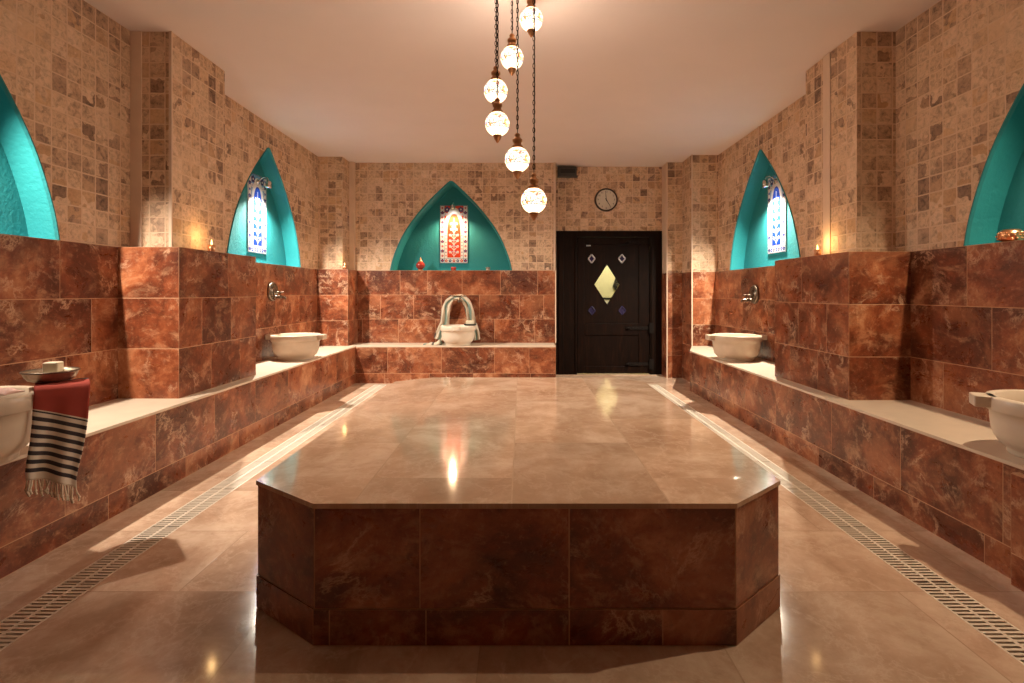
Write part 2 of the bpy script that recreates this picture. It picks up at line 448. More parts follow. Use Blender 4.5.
NH, ND = 1.175, .15
FL = frame((XLU,0,0), (0,1,0), (0,0,1), (1,0,0)); FR = frame((XRU,0,0), (0,1,0), (0,0,1), (-1,0,0))
FB = frame((0,YB+.03,0), (1,0,0), (0,0,1), (0,-1,0))
wl = wall('wall_left', FL, Y0, YB + .03, [(2.29, .71, ZM, NH), (5.50, .785, ZM, NH)], 'left wall of small tumbled beige tiles over red marble, with two turquoise arched niches', ND)
wr = wall('wall_right', FR, Y0, YB + .03, [(2.2, .80, ZMR, NH + .03), (5.57, .80, ZMR, NH + .03)], 'right wall of small tumbled beige tiles over red marble, with two turquoise arched niches', ND, ZMR)
NBX = -.93
wb = wall('wall_back', FB, XLU, DX0, [(NBX, .805, ZM - .004, NH + .01)], 'back wall left of the door, beige tiles over red marble around a turquoise arch', .32)
FLM = frame((XLM,0,0), (0,1,0), (0,0,1), (1,0,0)); FRM = frame((XRM,0,0), (0,1,0), (0,0,1), (-1,0,0))
FBM = frame((0,YB,0), (1,0,0), (0,0,1), (0,-1,0))
dado(wl, FLM, Y0, YB, ROW3, .02, cuts=[[-1,-.45,.1,.7,1.3,1.9,2.5,3.02, 3.6,4.2,4.75,5.3,5.85,6.4], [-.8,-.2,.4,1.0,1.6,2.3,3.2, 3.9,4.5,5.05,5.6,6.2], [-1,-.3,.3,.9,1.5,2.2,2.98,3.6,4.2,4.7,5.25,5.8,6.35]], seed=3)
dado(wr, FRM, Y0, YB, ROW3R, .04, cuts=[[-1,-.4,.2,.8,1.4,2.0,2.6,3.1,3.6,4.2,4.8,5.4,5.95,6.5], [-.9,-.3,.3,.9,1.5,2.15,2.78,3.6,4.2,4.75,5.3,5.9,6.45], [-1,-.4,.2,.8,1.4,2.1,2.935,3.6,4.2,4.8,5.35,5.95,6.4]], seed=5)
dado(wb, FBM, XLM, DX0, ROW3, .03, cuts=[[-2.1,-1.62,-1.13,-.35,.18], [-2.2,-1.86,-1.42,-1.05,-.55,-.02,.30], [-2.05,-1.60,-1.24,-.78,-.27,.22]], seed=8)
# right-hand end of the back wall, turning into the door recess
mb = MB(); fr = frame((DX0,0,0), (0,1,0), (0,0,1), (1,0,0))
q = [(YB, ZM), (YD, ZM), (YD, ZC), (YB, ZC)]; mb.face([fr(a, b) for a, b in q], q, 0)
q = [(YB, 0), (YD, 0), (YD, ZM), (YB, ZM)]; mb.face([fr(a, b) for a, b in q], q, 1, 2.2)
q = [(YB, ZM), (YB+.03, ZM), (YB+.03, ZC), (YB, ZC)]; mb.face([fr(a, b) for a, b in q], q, 0)
mb.box((DX0 - .03, YB + .012, ZM), (DX0 + .002, YB + .04, ZC), 2)
mb.box((DX0 - .012, YB - .008, ZB), (DX0 + .002, YB + .02, ZM), 2)
mb.build('wall_return', [M['trav'], M['marble'], M['strip']], wb)

# door wall with its opening, and the pier to the right of the door
FD = frame((0,YD,0), (1,0,0), (0,0,1), (0,-1,0))
DT = E + 61*YD/540                   # door head
mb = MB(); mb.sheet([(DX0, DT), (DX1, DT), (DX1, ZC), (DX0, ZC)], [], FD)
mb.box((DX0, YD, DT - .04), (DX1, YD + .16, DT), 1)
wd = mb.build('wall_door', [M['trav'], M['strip']]); tag(wd, 'tiled wall above the wooden door, with the round clock on it', 'wall', kind='structure')
mb = MB()
fp = frame((0,YB,0), (1,0,0), (0,0,1), (0,-1,0)); PX1 = XRU + .05
q = [(DX1, ZMR), (PX1, ZMR), (PX1, ZC), (DX1, ZC)]; mb.face([fp(a, b) for a, b in q], q, 0)
fs = frame((DX1,0,0), (0,-1,0), (0,0,1), (-1,0,0))
q = [(-YD, ZMR), (-YB, ZMR), (-YB, ZC), (-YD, ZC)]; mb.face([fs(a, b) for a, b in q], q, 2)
tiles(mb, fs, [(0, .30), (.30, .66), (.66, 1.04), (1.04, ZMR)], -YD, -YB, [[]]*4, seed=2)
tiles(mb, fp, [(0, .30), (.30, .66), (.66, 1.04), (1.04, ZMR)], DX1, 2.2, [[]]*4, seed=11)
mb.box((DX1 - .004, YB - .009, 0), (DX1 + .010, YB + .006, ZC), 2)
wp = mb.build('wall_pier', [M['trav'], M['grout'], M['strip']])
wp.data.materials[1] = M['grout']; wp.data.materials.append(M['marble'])
for p_ in wp.data.polygons:          # the tile helper writes marble to slot 0 below the dado line
    if p_.material_index == 0 and p_.center.z < ZMR - .001: p_.material_index = 3
tag(wp, 'narrow wall pier of beige tiles over red marble right of the door', 'wall', kind='structure')

# wall behind the camera
mb = MB(); ff = frame((0,Y0,0), (1,0,0), (0,0,1), (0,1,0))
q = [(XLU, 0), (XRU, 0), (XRU, ZC), (XLU, ZC)]; mb.face([ff(a, b) for a, b in q], q, 0)
wf = mb.build('wall_front', [M['trav']]); tag(wf, 'beige tiled wall behind the viewer', 'wall', kind='structure')
dado(wf, frame((0,Y0+.05,0), (1,0,0), (0,0,1), (0,1,0)), XLM, XRM, [(0, .46)] + ROW3, .05, seed=9)

mb = MB(); mb.box((XLU - .3, Y0 - .1, ZC), (XRU + .3, YD + .2, ZC + .1))
ce = mb.build('ceiling', [M['plaster']]); tag(ce, 'flat pinkish beige plaster ceiling', 'ceiling', kind='structure')

# ------------------------------------------------------------------ floor with two drain channels
DLX, DRX, DW, DY0, DY1 = -1.722, 1.605, .074, .6, 6.62
mb = MB()
def fq(x0, x1, y0, y1):
    mb.face([(x0,y0,0),(x1,y0,0),(x1,y1,0),(x0,y1,0)], [(x0,y0),(x1,y0),(x1,y1),(x0,y1)])
fq(XLU, XRU, Y0, DY0); fq(XLU, XRU, DY1, YD + .3)
fq(XLU, DLX - DW, DY0, DY1); fq(DLX + DW, DRX - DW, DY0, DY1); fq(DRX + DW, XRU, DY0, DY1)
fl = mb.build('floor', [M['floor']]); tag(fl, 'polished beige stone tile floor around the marble platform', 'floor', kind='structure')
def drain(x, label):
    r = empty('floor_drain', (x, (DY0+DY1)/2, 0))
    tag(r, label, 'drain')
    c = MB()
    c.face([(x-DW,DY0,-.03),(x+DW,DY0,-.03),(x+DW,DY1,-.03),(x-DW,DY1,-.03)])
    for sx in (-DW, DW): c.face([(x+sx,DY0,-.03),(x+sx,DY1,-.03),(x+sx,DY1,.0),(x+sx,DY0,.0)])
    for y in (DY0, DY1): c.face([(x-DW,y,-.03),(x+DW,y,-.03),(x+DW,y,0),(x-DW,y,0)])
    c.build('channel', M['dark'], r, True)
    g = MB(); z0, z1 = -.012, .001
    e = .008
    for a, b in ((-DW, -DW+e), (DW-e, DW), (-.006, .006)): g.box((x+a,DY0,z0), (x+b,DY1,z1))
    y = DY0; k = 0
    while y < DY1:
        w_ = .011 if k % 23 else .006
        for a, b in ((-DW+e, -.006), (.006, DW-e)): g.box((x+a,y,z0), (x+b,y+w_,z1))
        y += .0218; k += 1
    g.build('grate', M['grate'], r, True)
drain(DLX, 'slotted cream drain grate in the floor along the left bench')
drain(DRX, 'slotted cream drain grate in the floor along the right bench')

# ------------------------------------------------------------------ benches
def slab_poly(mb, poly, z0, z1, mat=0):
    mb.prism(poly, lambda a, b, c: Vector((a, b, c)), z1, z0, mat)
def bench(name, label, top, body, tile_runs, extra=None):
    lo = Vector((sum(p[0] for p in top)/len(top), sum(p[1] for p in top)/len(top), 0))
    r = empty(name, lo); tag(r, label, 'bench')
    m = MB(); slab_poly(m, top, ZB - .014, ZB); m.build('seat_slab', M['cream'], r, True, bevel=.003)
    m = MB(); slab_poly(m, body, .0, ZB - .014); m.build('core', M['grout'], r, True)
    a = MB(); b = MB()
    for fr_, L0, L1, cu, sd in tile_runs:
        tiles(b, fr_, [RISER[0]], L0, L1, None, .62, seed=sd, back=False)
        tiles(a, fr_, [RISER[1]], L0, L1, [cu] if cu else None, .66, seed=sd + 50, back=False)
    a.build('riser', ML, r, True); b.build('plinth', ML, r, True)
    return r
T = .006
bench('stone_bench', 'long marble bench with cream top along the left wall',
      [(XLM, Y0+.06), (BFL, Y0+.06), (BFL, BFB), (-2.06, YB), (XLM, YB)],
      [(XLM, Y0+.06), (BFL - T, Y0+.06), (BFL - T, YB), (XLM, YB)],
      [(frame((BFL - T,0,0), (0,1,0), (0,0,1), (1,0,0)), Y0+.06, BFB - T, None, 21)])
dx, dy = 2.13 - BFR, 6.74 - 6.2; ln = math.hypot(dx, dy)
rb = bench('stone_bench', 'long marble bench with cream top along the right wall',
      [(XRM, Y0+.06), (XRM, 6.735), (2.13, 6.735), (BFR, 6.2), (BFR, Y0+.06)],
      [(XRM, Y0+.06), (XRM, 6.73), (2.13 + T, 6.73), (BFR + T, 6.2), (BFR + T, Y0+.06)],
      [(frame((BFR + T,0,0), (0,1,0), (0,0,1), (-1,0,0)), Y0+.06, 6.2, None, 33),
       (frame((BFR + T,6.2,0), (dx/ln,dy/ln,0), (0,0,1), (-dy/ln,dx/ln,0)), 0, ln - .01, [], 34)])
m = MB(); tiles(m, frame((BFR - .03,0,0), (0,1,0), (0,0,1), (-1,0,0)), [(.125, ZB - .03)], 1.55, 2.1, [[]], seed=4, back=False)
tiles(m, frame((BFR - .03,0,0), (0,1,0), (0,0,1), (-1,0,0)), [(0, .125)], 1.55, 2.1, [[]], seed=5, back=False)
m.box((BFR - .03, 1.55, 0), (BFR - .001, 2.1, ZB - .028), 1)
m.build('pedestal_facing', ML, rb, True)
bench('stone_bench', 'short marble bench with cream top under the back wall arch',
      [(BFL + .001, BFB), (DX0 - .03, BFB), (DX0 - .03, YB), (BFL + .001, YB)],
      [(BFL + .001, BFB + T), (DX0 - .03 - T, BFB + T), (DX0 - .03 - T, YB), (BFL + .001, YB)],
      [(frame((0,BFB + T,0), (1,0,0), (0,0,1), (0,-1,0)), BFL + .001, DX0 - .03, [-1.66,-.99,-.33,.1], 41),
       (frame((DX0 - .03 - T,0,0), (0,1,0), (0,0,1), (1,0,0)), BFB, YB, [], 42)])

# ------------------------------------------------------------------ wall pillars
def pillar(label, mx0, mx1, my0, my1, ux0, ux1, uy0, uy1, z0, side, seed, corner=False, zm=ZM, r3=ROW3):
    """side +1: stands at the left wall and faces +x; -1: right wall. mx0 = wall, mx1 = inner face"""
    o = empty('wall_pillar', ((mx0+mx1)/2, (my0+my1)/2, z0)); tag(o, label, 'pillar', kind='structure')
    m = MB(); nx = (side, 0, 0)
    rows = r3 if z0 > 0 else [(0, .15), (.15, ZB)] + r3
    m1 = mx1 - side*T; y0 = my0 + T; y1 = my1 - (0 if corner else T)
    def run(fr_, L0, L1, cu, sd): tiles(m, fr_, rows, L0, L1, cu, .5, seed=sd, back=False)
    # front face towards the viewer
    if side > 0: run(frame((0,y0,0), (1,0,0), (0,0,1), (0,-1,0)), mx0, mx1, [[]]*len(rows), seed)
    else: run(frame((0,y0,0), (1,0,0), (0,0,1), (0,-1,0)), mx1, mx0, [[]]*len(rows), seed)
    a = [my0 + (my1-my0)*q for q in (.36, .75)]; b = [my0 + (my1-my0)*q for q in (.25, .62)]; c = [my0 + (my1-my0)*.58]
    cu = [a, b, c] if not corner else [[]]*len(rows)
    run(frame((m1,0,0), (0,1,0), (0,0,1), nx), my0, my1, cu, seed + 1)
    if not corner:
        run(frame((0,y1,0), (-1,0,0), (0,0,1), (0,1,0)), -max(mx0,mx1), -min(mx0,mx1), [[]]*3, seed + 2)
    m.box((min(mx0,m1), y0, z0), (max(mx0,m1), y1, zm - .001), 1)
    m.face([(mx0,my0,zm),(mx1,my0,zm),(mx1,my1,zm),(mx0,my1,zm)], None, 0, 6.1)
    m.build('marble_base', ML, o, True)
    m = MB()
    x0, x1 = min(ux0, ux1), max(ux0, ux1)
    def f(fr_, L0, L1):
        q = [(L0, zm), (L1, zm), (L1, ZC), (L0, ZC)]; m.face([fr_(p, r_) for p, r_ in q], q, 0)
    f(frame((0,uy0,0), (1,0,0), (0,0,1), (0,-1,0)), x0, x1)
    f(frame((ux1,0,0), (0,1,0), (0,0,1), nx), uy0, uy1)
    f(frame((0,uy1,0), (-1,0,0), (0,0,1), (0,1,0)), -x1, -x0)
    m.build('tiled_shaft', M['trav'], o, True)
    return o
p1 = pillar('wall pillar between the two niches of the left wall', XLM, -2.16, 3.41, 4.40, XLU, -2.305, 3.56, 4.20, ZB, 1, 61)
p2 = pillar('wall pillar between the two niches of the right wall', XRM, 2.04, 3.36, 4.34, XRU, 2.215, 3.56, 4.20, ZB, -1, 71, False, ZMR, ROW3R)
p3 = pillar('corner pillar left of the back wall arch', XLM, -2.16, 6.74, YB, XLU, -2.265, 6.85, YB + .03, ZB, 1, 81, True)
p4 = pillar('corner pillar at the far end of the right bench', XRM, 2.13, 6.74, YB, XRU, 2.135, 6.77, YB, 0, -1, 91, True, ZMR, ROW3R)
m = MB(); m.box((XLU, 3.552, ZM), (XLU + .075, 3.56, ZC)); m.build('plaster_strip', M['strip'], p1, True, bevel=.003)
m = MB(); m.box((-2.318, 3.553, ZM), (-2.299, 3.562, ZC)); m.build('corner_trim', M['strip'], p1, True)
m = MB(); m.box((2.207, 3.86, ZMR), (2.215, 3.95, ZC)); m.build('plaster_strip', M['strip'], p2, True, bevel=.003)
m = MB(); m.box((2.128, 6.733, 0), (2.140, 6.745, ZC)); m.build('corner_trim', M['strip'], p4, True)
m = MB(); m.box((-2.275, YB - .03, ZM), (-2.20, YB + .03, ZC)); m.build('plaster_strip', M['strip'], p3, True)

# ------------------------------------------------------------------ marble platform
PXC = -.012
def octo(g=0.0):
    h = g*.41
    return [(-.668 + h, 1.732 + g), (.693 - h, 1.732 + g), (.934 - g, 1.944 + h), (.934 - g, 4.09 - h),
            (.70 - h, 4.29 - g), (-.70 + h, 4.29 - g), (-.954 + g, 4.09 - h), (-.954 + g, 1.944 + h)]
pf = empty('marble_platform', (PXC, 3.0, 0)); tag(pf, 'large low eight-sided heated marble platform in the middle of the room', 'platform')
m = MB(); slab_poly(m, octo(), ZP - .016, ZP); m.build('top_slab', M['slab'], pf, True, bevel=.003)
bod = octo(.007); ba = MB(); bp = MB()
cor = MB(); slab_poly(cor, octo(.014), 0, ZP - .016); cor.build('core', M['grout'], pf, True)
for i in range(8):
    p, q = Vector((*bod[i], 0)), Vector((*bod[(i+1) % 8], 0)); d = q - p; L = d.length; d.normalize(); n = Vector((d.y, -d.x, 0))
    fr = frame(p - n*.004, d, (0,0,1), n)
    k = L/1.336
    tiles(ba, fr, [(.118, ZP - .017)], 0, L, [[.34, .82]] if i == 0 else ([[]] if L < .5 else None), .56, seed=100 + i, back=False, th=.006)
    fr = frame(p + n*.000, d, (0,0,1), n)
    tiles(bp, fr, [(.002, .118)], -.004, L + .004, [[.05, .36, .82, 1.12]] if i == 0 else ([[]] if L < .5 else None), .5, seed=120 + i, back=False, th=.006)
ba.build('side_panels', ML, pf, True); bp.build('plinth', ML, pf, True)

# ------------------------------------------------------------------ basins
def bprof():
    return [(0,.0),(.160,0),(.166,.006),(.166,.022),(.172,.030),(.190,.046),(.207,.075),(.216,.11),(.221,.155),(.222,.196),(.232,.200),(.237,.206),(.237,.258),(.232,.266),(.205,.266),(.200,.262),(.196,.20),(.18,.12),(.13,.075),(.0,.06)]
def make_basin(mat, lugs=((0,.29),(PI,.29)), lw=.062):
    r = empty('stone_basin', (0,0,0))
    m = MB(); m.lathe(bprof(), n=48); m.build('bowl', mat, r)
    for an, tip in lugs:
        l = MB(); c, s_ = math.cos(an), math.sin(an)
        P = lambda x, y, z: (c*x - s_*y, s_*x + c*y, z)
        sec = [(-lw*.92, .212), (lw*.92, .212), (lw, .266), (-lw, .266)]
        vs = [P(.205, y, z) for y, z in sec] + [P(tip, y*.9, z) for y, z in sec]
        l.idx(vs, [(3,2,1,0),(4,5,6,7),(0,1,5,4),(1,2,6,5),(2,3,7,6),(3,0,4,7)])
        l.build('lug', mat, r, bevel=.006, seg=3)
    return r
CB = 'carved stone wash basins on the benches'
b1 = make_basin(M['basin_old']); b1.location = (-2.262, 5.43, ZB); b1.scale = (1, 1, .93)
tag(b1, 'cream stone basin with two lugs on the left bench below the lit blue arch', 'basin', CB)
b2 = copy_tree(b1, (2.14, 5.37, ZB)); tag(b2, 'cream stone basin on the right bench below the lit blue arch', 'basin', CB)
b3 = make_basin(M['basin'], ((math.radians(152),.285),(math.radians(-28),.26)), .055); b3.location = (2.19, 2.19, ZB); b3.scale = (1, 1, .89)
tag(b3, 'pale stone basin on the right bench at the edge of the view', 'basin', CB)
b4 = make_basin(M['basin'], ((-PI/2,.265),), .05); b4.location = (-.80, 6.87, ZB); b4.scale = (.94, .94, .93); tag(b4, 'small white basin on the back bench under the draped towel', 'basin', CB)
b5 = make_basin(M['basin_old'], ((math.radians(43),.385),(PI,.27)), .085); b5.location = (-2.19, 2.12, ZB)
tag(b5, 'cream stone basin on the left bench with the striped towel over its edge', 'basin', CB)

# ------------------------------------------------------------------ wall taps
def make_tap():
    r = empty('wall_tap', (0,0,0))       # projects along +x from the wall plane x = 0
    m = MB(); m.lathe([(0,.0),(.094,.0),(.098,.010),(.094,.026),(.084,.034),(.074,.030),(.066,.020),(.056,.022),(.048,.036),(.034,.040),(.026,.030),(.0,.030)], n=36, axis='x')
    for k in range(12):
        a = 2*PI*k/12
        m.lathe([(.0,.036),(.009,.032),(.012,.02)], (0, .066*math.cos(a), .066*math.sin(a)), 8, axis='x')
    m.build('rosette', M['bronze'], r)
    m = MB(); m.lathe([(.020,.012),(.020,.045),(.015,.052),(.015,.075),(.018,.08),(.018,.105),(.0,.11)], (0,0,-.055), 16, axis='x')
    m.build('tap_body', M['bronze'], r)
    m = MB(); m.tube([(.095,0,-.055),(.125,0,-.056),(.142,0,-.062),(.146,0,-.082)], [.011,.010,.009,.010], 10); m.build('spout', M['bronze'], r)
    m = MB(); m.tube([(.092,0,-.04),(.092,0,-.008)], .006, 8)
    m.tube([(.092,-.03,-.006),(.092,.03,-.006)], .006, 8); m.tube([(.064,0,-.006),(.120,0,-.006)], .006, 8)
    for p_ in ((.092,-.031,-.006),(.092,.031,-.006),(.062,0,-.006),(.122,0,-.006)):
        m.lathe([(0,.008),(.007,.004),(.008,0),(.007,-.004),(0,-.008)], p_, 8)
    m.build('cross_handle', M['bronze'], r)
    return r
t1 = make_tap(); t1.location = (XLM + T, 5.50, E + .005); tag(t1, 'round bronze wall tap above the basin on the left bench', 'tap', 'wall taps')
t2 = copy_tree(t1, (XRM - T, 5.58, E - .025), PI); tag(t2, 'round bronze wall tap above the basin on the right bench', 'tap', 'wall taps')
t3 = empty('wall_tap', (-.80, YB - T, E - .09)); tag(t3, 'bronze wall tap hidden under the draped towel on the back wall', 'tap', 'wall taps')
m = MB(); m.lathe([(0,0),(.045,0),(.045,-.012),(.02,-.016),(.0,-.016)], (-.80, YB - T, E - .09), 20, axis='y'); m.build('rosette', M['bronze'], t3, True)
m = MB(); m.tube([(-.80,YB-.016,E-.09),(-.80,YB-.10,E-.09),(-.80,YB-.16,E-.095),(-.80,YB-.175,E-.13)], .016, 10); m.build('spout', M['bronze'], t3, True)
m = MB(); m.tube([(-.88,YB-.10,E-.05),(-.72,YB-.10,E-.05)], .012, 8); m.tube([(-.80,YB-.10,E-.085),(-.80,YB-.10,E-.05)], .010, 8); m.build('handle', M['bronze'], t3, True)

# ------------------------------------------------------------------ niche lamps
def make_lamp():
    r = empty('niche_lamp', (0,0,0))     # wall plate at x = 0, arm projects along +x
    m = MB(); m.lathe([(0,0),(.03,0),(.03,.008),(.022,.014),(0,.014)], n=20, axis='x'); m.build('wall_plate', M['chrome'], r)
    m = MB(); m.tube([(.01,0,.0),(.03,0,.035),(.07,0,.055),(.10,0,.045),(.115,0,.0)], .006, 8); m.build('arm', M['chrome'], r)
    m = MB()
    d = Vector((-.20, 0, -1)).normalized(); u = Vector((0,1,0)); w_ = d.cross(u)
    c = Vector((.115, 0, .005))
    def ring(rad, t): return [c + d*t + (u*math.cos(2*PI*k/20) + w_*math.sin(2*PI*k/20))*rad for k in range(20)]
    m.grid([ring(.001,-.012), ring(.016,-.010), ring(.026,.004), ring(.030,.03), ring(.038,.062), ring(.036,.062), ring(.028,.03), ring(.02,.012), ring(.001,.010)], close_u=True)
    m.build('lamp_head', M['chrome'], r)
    m = MB(); q = [(.0,.050),(.014,.048),(.023,.040),(.024,.03)]
    m.grid([ring(max(a, .0005), t) for a, t in q], close_u=True); m.build('bulb', M['bulb'], r)
    return r, d
LG = 'picture lamps in the arched niches'
lamp, ldir = make_lamp()
LZ = E + 1.13
lamps = [((XLU - ND + .011, 5.56, LZ), 0, (1,.89,.73), 'chrome lamp at the top of the left wall arch beyond the pillar'),
         ((XRU + ND - .011, 5.52, LZ), PI, (1,.87,.68), 'chrome lamp at the top of the right wall arch beyond the pillar'),
         ((NBX - .005, YB + .339, LZ + .06), -PI/2, (1,.64,.36), 'small lamp at the top of the back wall arch'),
         ((XLU - ND, 2.29, LZ), 0, (1,.84,.66), 'lamp in the left wall arch nearest the viewer'),
         ((XRU + ND, 2.2, LZ), PI, (1,.74,.48), 'lamp in the right wall arch nearest the viewer')]
POW = [265, 260, 62, 190, 72]
for i, (loc, rz, col, lab) in enumerate(lamps):
    o = lamp if i == 0 else copy_tree(lamp, loc, rz)
    o.location = loc; o.rotation_euler = (0,0,rz); tag(o, lab, 'lamp', LG)
    R = Matrix.Rotation(rz, 3, 'Z'); d = R @ ldir
    L = bpy.data.lights.new('niche_lamp_light', 'SPOT'); L.energy = POW[i]; L.color = col
    L.spot_size = math.radians([144, 144, 140, 84, 144][i]); L.spot_blend = [.7, .7, .7, .9, .7][i]; L.shadow_soft_size = .022; L.specular_factor = .55
    lo = bpy.data.objects.new('niche_lamp_light', L); C.objects.link(lo)
    lo.location = Vector(loc) + R @ (Vector((.115,0,.005)) + ldir*.07)
    aim = (R @ Vector([(.5,0,-1), (.5,0,-1), (.2,0,-1), (.3,.6,-1), (.4,0,-1)][i])).normalized()
    lo.rotation_euler = aim.to_track_quat('-Z', 'Y').to_euler()

# ------------------------------------------------------------------ glazed tile pictures in the niches
def stroke(m, pts, w, mat, fr, c):
    P = [Vector((a, b, 0)) for a, b in pts]
    for i in range(len(P) - 1):
        t = (P[i+1] - P[i]); t.normalize(); n = Vector((-t.y, t.x, 0))*w
        q = [P[i] - n, P[i+1] - n, P[i+1] + n, P[i] + n]
        m.face([fr(p.x, p.y, c) for p in q], None, mat)
def disc(m, a, b, r, mat, fr, c, n=10): m.face([fr(a + r*math.cos(2*PI*k/n), b + r*math.sin(2*PI*k/n), c) for k in range(n)], None, mat)
def flower(m, a, b, r, m1, m2, fr, c):
    for k in range(5): disc(m, a + r*.7*math.cos(2*PI*k/5 + .3), b + r*.7*math.sin(2*PI*k/5 + .3), r*.5, m1, fr, c, 6)
    disc(m, a, b, r*.35, m2, fr, c + .0003, 6)
def picture(o, W, H, fr, red):
    """fr: frame at the panel centre bottom; children: tile_board (glazed ground), border, arch_motif"""
    A, B, Wt, Lb, Nv = 0, 1, 2, 3, 4
    mats = [M['pred'] if red else M['pblue'], M['pblue'] if red else M['plight'], M['pwhite'], M['plight'], M['pnavy']]
    m = MB(); m.prism([(-W/2, 0), (W/2, 0), (W/2, H), (-W/2, H)], fr, .010, 0, Wt)
    m.build('tile_board', mats, o, True)
    m = MB(); c = .0105
    for x in (-W/2 + .004, W/2 - .004, -W/2 + .062, W/2 - .062): stroke(m, [(x, .004), (x, H - .004)], .0022, Nv, fr, c)
    for y in (.004, .062, H - .004): stroke(m, [(-W/2 + .004, y), (W/2 - .004, y)], .0022, Nv, fr, c)
    n = 12
    for k in range(n):
        y = .035 + (H - .07)*k/(n - 1)
        for s_ in (-1, 1): flower(m, s_*(W/2 - .033), y, .021 if k % 2 == 0 else .014, Nv if k % 2 == 0 else A, A if k % 2 == 0 else Lb, fr, c)
    for k in range(1, 6): flower(m, -W/2 + .033 + (W - .066)*k/6, .033, .019, A if k % 2 else Nv, Wt, fr, c)
    m.build('border', mats, o, True)
    m = MB(); hw = W/2 - .064; z0 = .066; sp = H*.60
    top = H - .03
    def arcp(w_, b0, s0, t0, n_=12):
        L_ = [(-w_, b0), (w_, b0), (w_, s0)]
        for k in range(1, n_): 
            t = k/n_; L_.append((w_*math.cos(t*PI/2)**.85, s0 + (t0 - s0)*math.sin(t*PI/2)**1.15))
        L_.append((0, t0))
        for k in range(n_ - 1, 0, -1):
            t = k/n_; L_.append((-w_*math.cos(t*PI/2)**.85, s0 + (t0 - s0)*math.sin(t*PI/2)**1.15))
        L_.append((-w_, s0)); return L_
    # spandrels
    m.face([fr(x, y, c) for x, y in [(-hw, sp), (hw, sp), (hw, H - .006), (-hw, H - .006)]], None, A if red else Lb)
    for s_ in (-1, 1): flower(m, s_*hw*.74, H - .055, .034, Nv, Wt, fr, c + .0012); flower(m, s_*hw*.9, H - .12, .02, Wt, A, fr, c + .0012)
    m.face([fr(x, y, c + .0004) for x, y in arcp(hw, z0, sp, top)], None, Wt)
    for k in range(9):
        y = z0 + .04 + (sp - z0)*k/9
        for s_ in (-1, 1): disc(m, s_*(hw - .018), y, .009, Nv if k % 2 else A, fr, c + .0007, 6)
    m.face([fr(x, y, c + .0008) for x, y in arcp(hw - .036, z0 + .012, sp - .01, top - .09)], None, A)
    h2 = hw - .036
    # scrolling stems, leaves and blossoms
    ln_ = Wt
    stroke(m, [(0, z0 + .015), (0, top - .14)], .004, ln_, fr, c + .0012)
    for lev in range(6):
        y0 = z0 + .03 + lev*(sp - z0)*.19; rr = h2*(.80 if lev < 4 else .55)
        for s_ in (-1, 1):
            pts = [(s_*rr*math.sin(t*PI*.95)*(1 - .25*t), y0 + .10*t + .035*math.sin(t*PI*1.6)) for t in [k/10 for k in range(11)]]
            stroke(m, pts, .0032, ln_, fr, c + .0012)
            flower(m, pts[7][0], pts[7][1], .016, ln_, Nv if red else Lb, fr, c + .0013)
            disc(m, pts[4][0]*.92, pts[4][1] - .014, .010, ln_, fr, c + .0013, 6)
            disc(m, pts[9][0], pts[9][1] + .012, .008, B if red else Lb, fr, c + .0013, 6)
    flower(m, 0, sp + .02, .026, ln_, Nv, fr, c + .0014)
    m.build('arch_motif', mats, o, True)
PB = E + .40; PW, PH = .385, .80
PG = 'glazed tile pictures in the arched niches'
def pict(loc, u, n, red, lab):
    o = empty('tile_picture', loc); tag(o, lab, 'picture', PG)
    picture(o, PW, PH, frame(loc, u, (0,0,1), n), red)
pict((NBX, YB + .35, PB), (1,0,0), (0,-1,0), True, 'red and white glazed tile picture in the back wall arch')
pict((XLU - ND, 5.56, PB), (0,1,0), (1,0,0), False, 'blue and white glazed tile picture in the left wall arch')
pict((XRU + ND, 5.52, PB), (0,-1,0), (-1,0,0), False, 'blue and white glazed tile picture in the right wall arch')

# ------------------------------------------------------------------ door
door = empty('door_1', ((DX0+DX1)/2, YD, 0)); tag(door, 'dark wooden door with a diamond window and black strap hinges', 'door', kind='structure')
XL, XR = DX0 + .03, DX1 - .03
def px(x, y, Y=YD): return ((x - 521)*Y/540, E - (y - 292)*Y/540)
m = MB()
LX0, LX1, LZ1 = px(577,0)[0], px(650,0)[0], px(0,237)[1]
fz = .10
m.box((XL - .028, YD - .02, 0), (LX0, YD + fz, DT)); m.box((LX1, YD - .02, 0), (XR + .028, YD + fz, DT)); m.box((LX0, YD - .02, LZ1), (LX1, YD + fz, DT))
m.build('door_frame', M['wood'], door, True, bevel=.004)
m = MB(); m.box((XL + .02, YD - .034, 0), (XL + .09, YD - .018, DT - .02)); m.box((LX0 - .03, YD - .032, 0), (LX0 - .005, YD - .018, LZ1)); m.box((LX1 + .012, YD - .032, 0), (LX1 + .045, YD - .018, LZ1))
m.build('frame_moulding', M['wood'], door, True, bevel=.004)
fd = frame((0,YD + .02,0), (1,0,0), (0,0,1), (0,-1,0))
cx, cz = px(607.2, 284.5); hw, hh = 13.2*YD/540, 20.6*YD/540
smalls = [px(591.8,258.6), px(622.2,258.6), px(592,310.6), px(622.4,310.6)]
sr = .058
def dia(x, z, a, b): return [(x, z - b), (x + a, z), (x, z + b), (x - a, z)]
G0 = .022
m = MB()
outer = [(LX0 + .004, G0), (LX1 - .004, G0), (LX1 - .004, LZ1 - .004), (LX0 + .004, LZ1 - .004)]
holes = [dia(cx, cz, hw, hh)] + [dia(x, z, sr*.8, sr) for x, z in smalls]
m.sheet(outer, holes, fd, 0.0); m.sheet(outer, holes, fd, -.045)
for lp in [outer] + holes:
    for i in range(4):
        a, b = lp[i], lp[(i+1) % 4]
        m.face([fd(*a, 0), fd(*b, 0), fd(*b, -.045), fd(*a, -.045)])
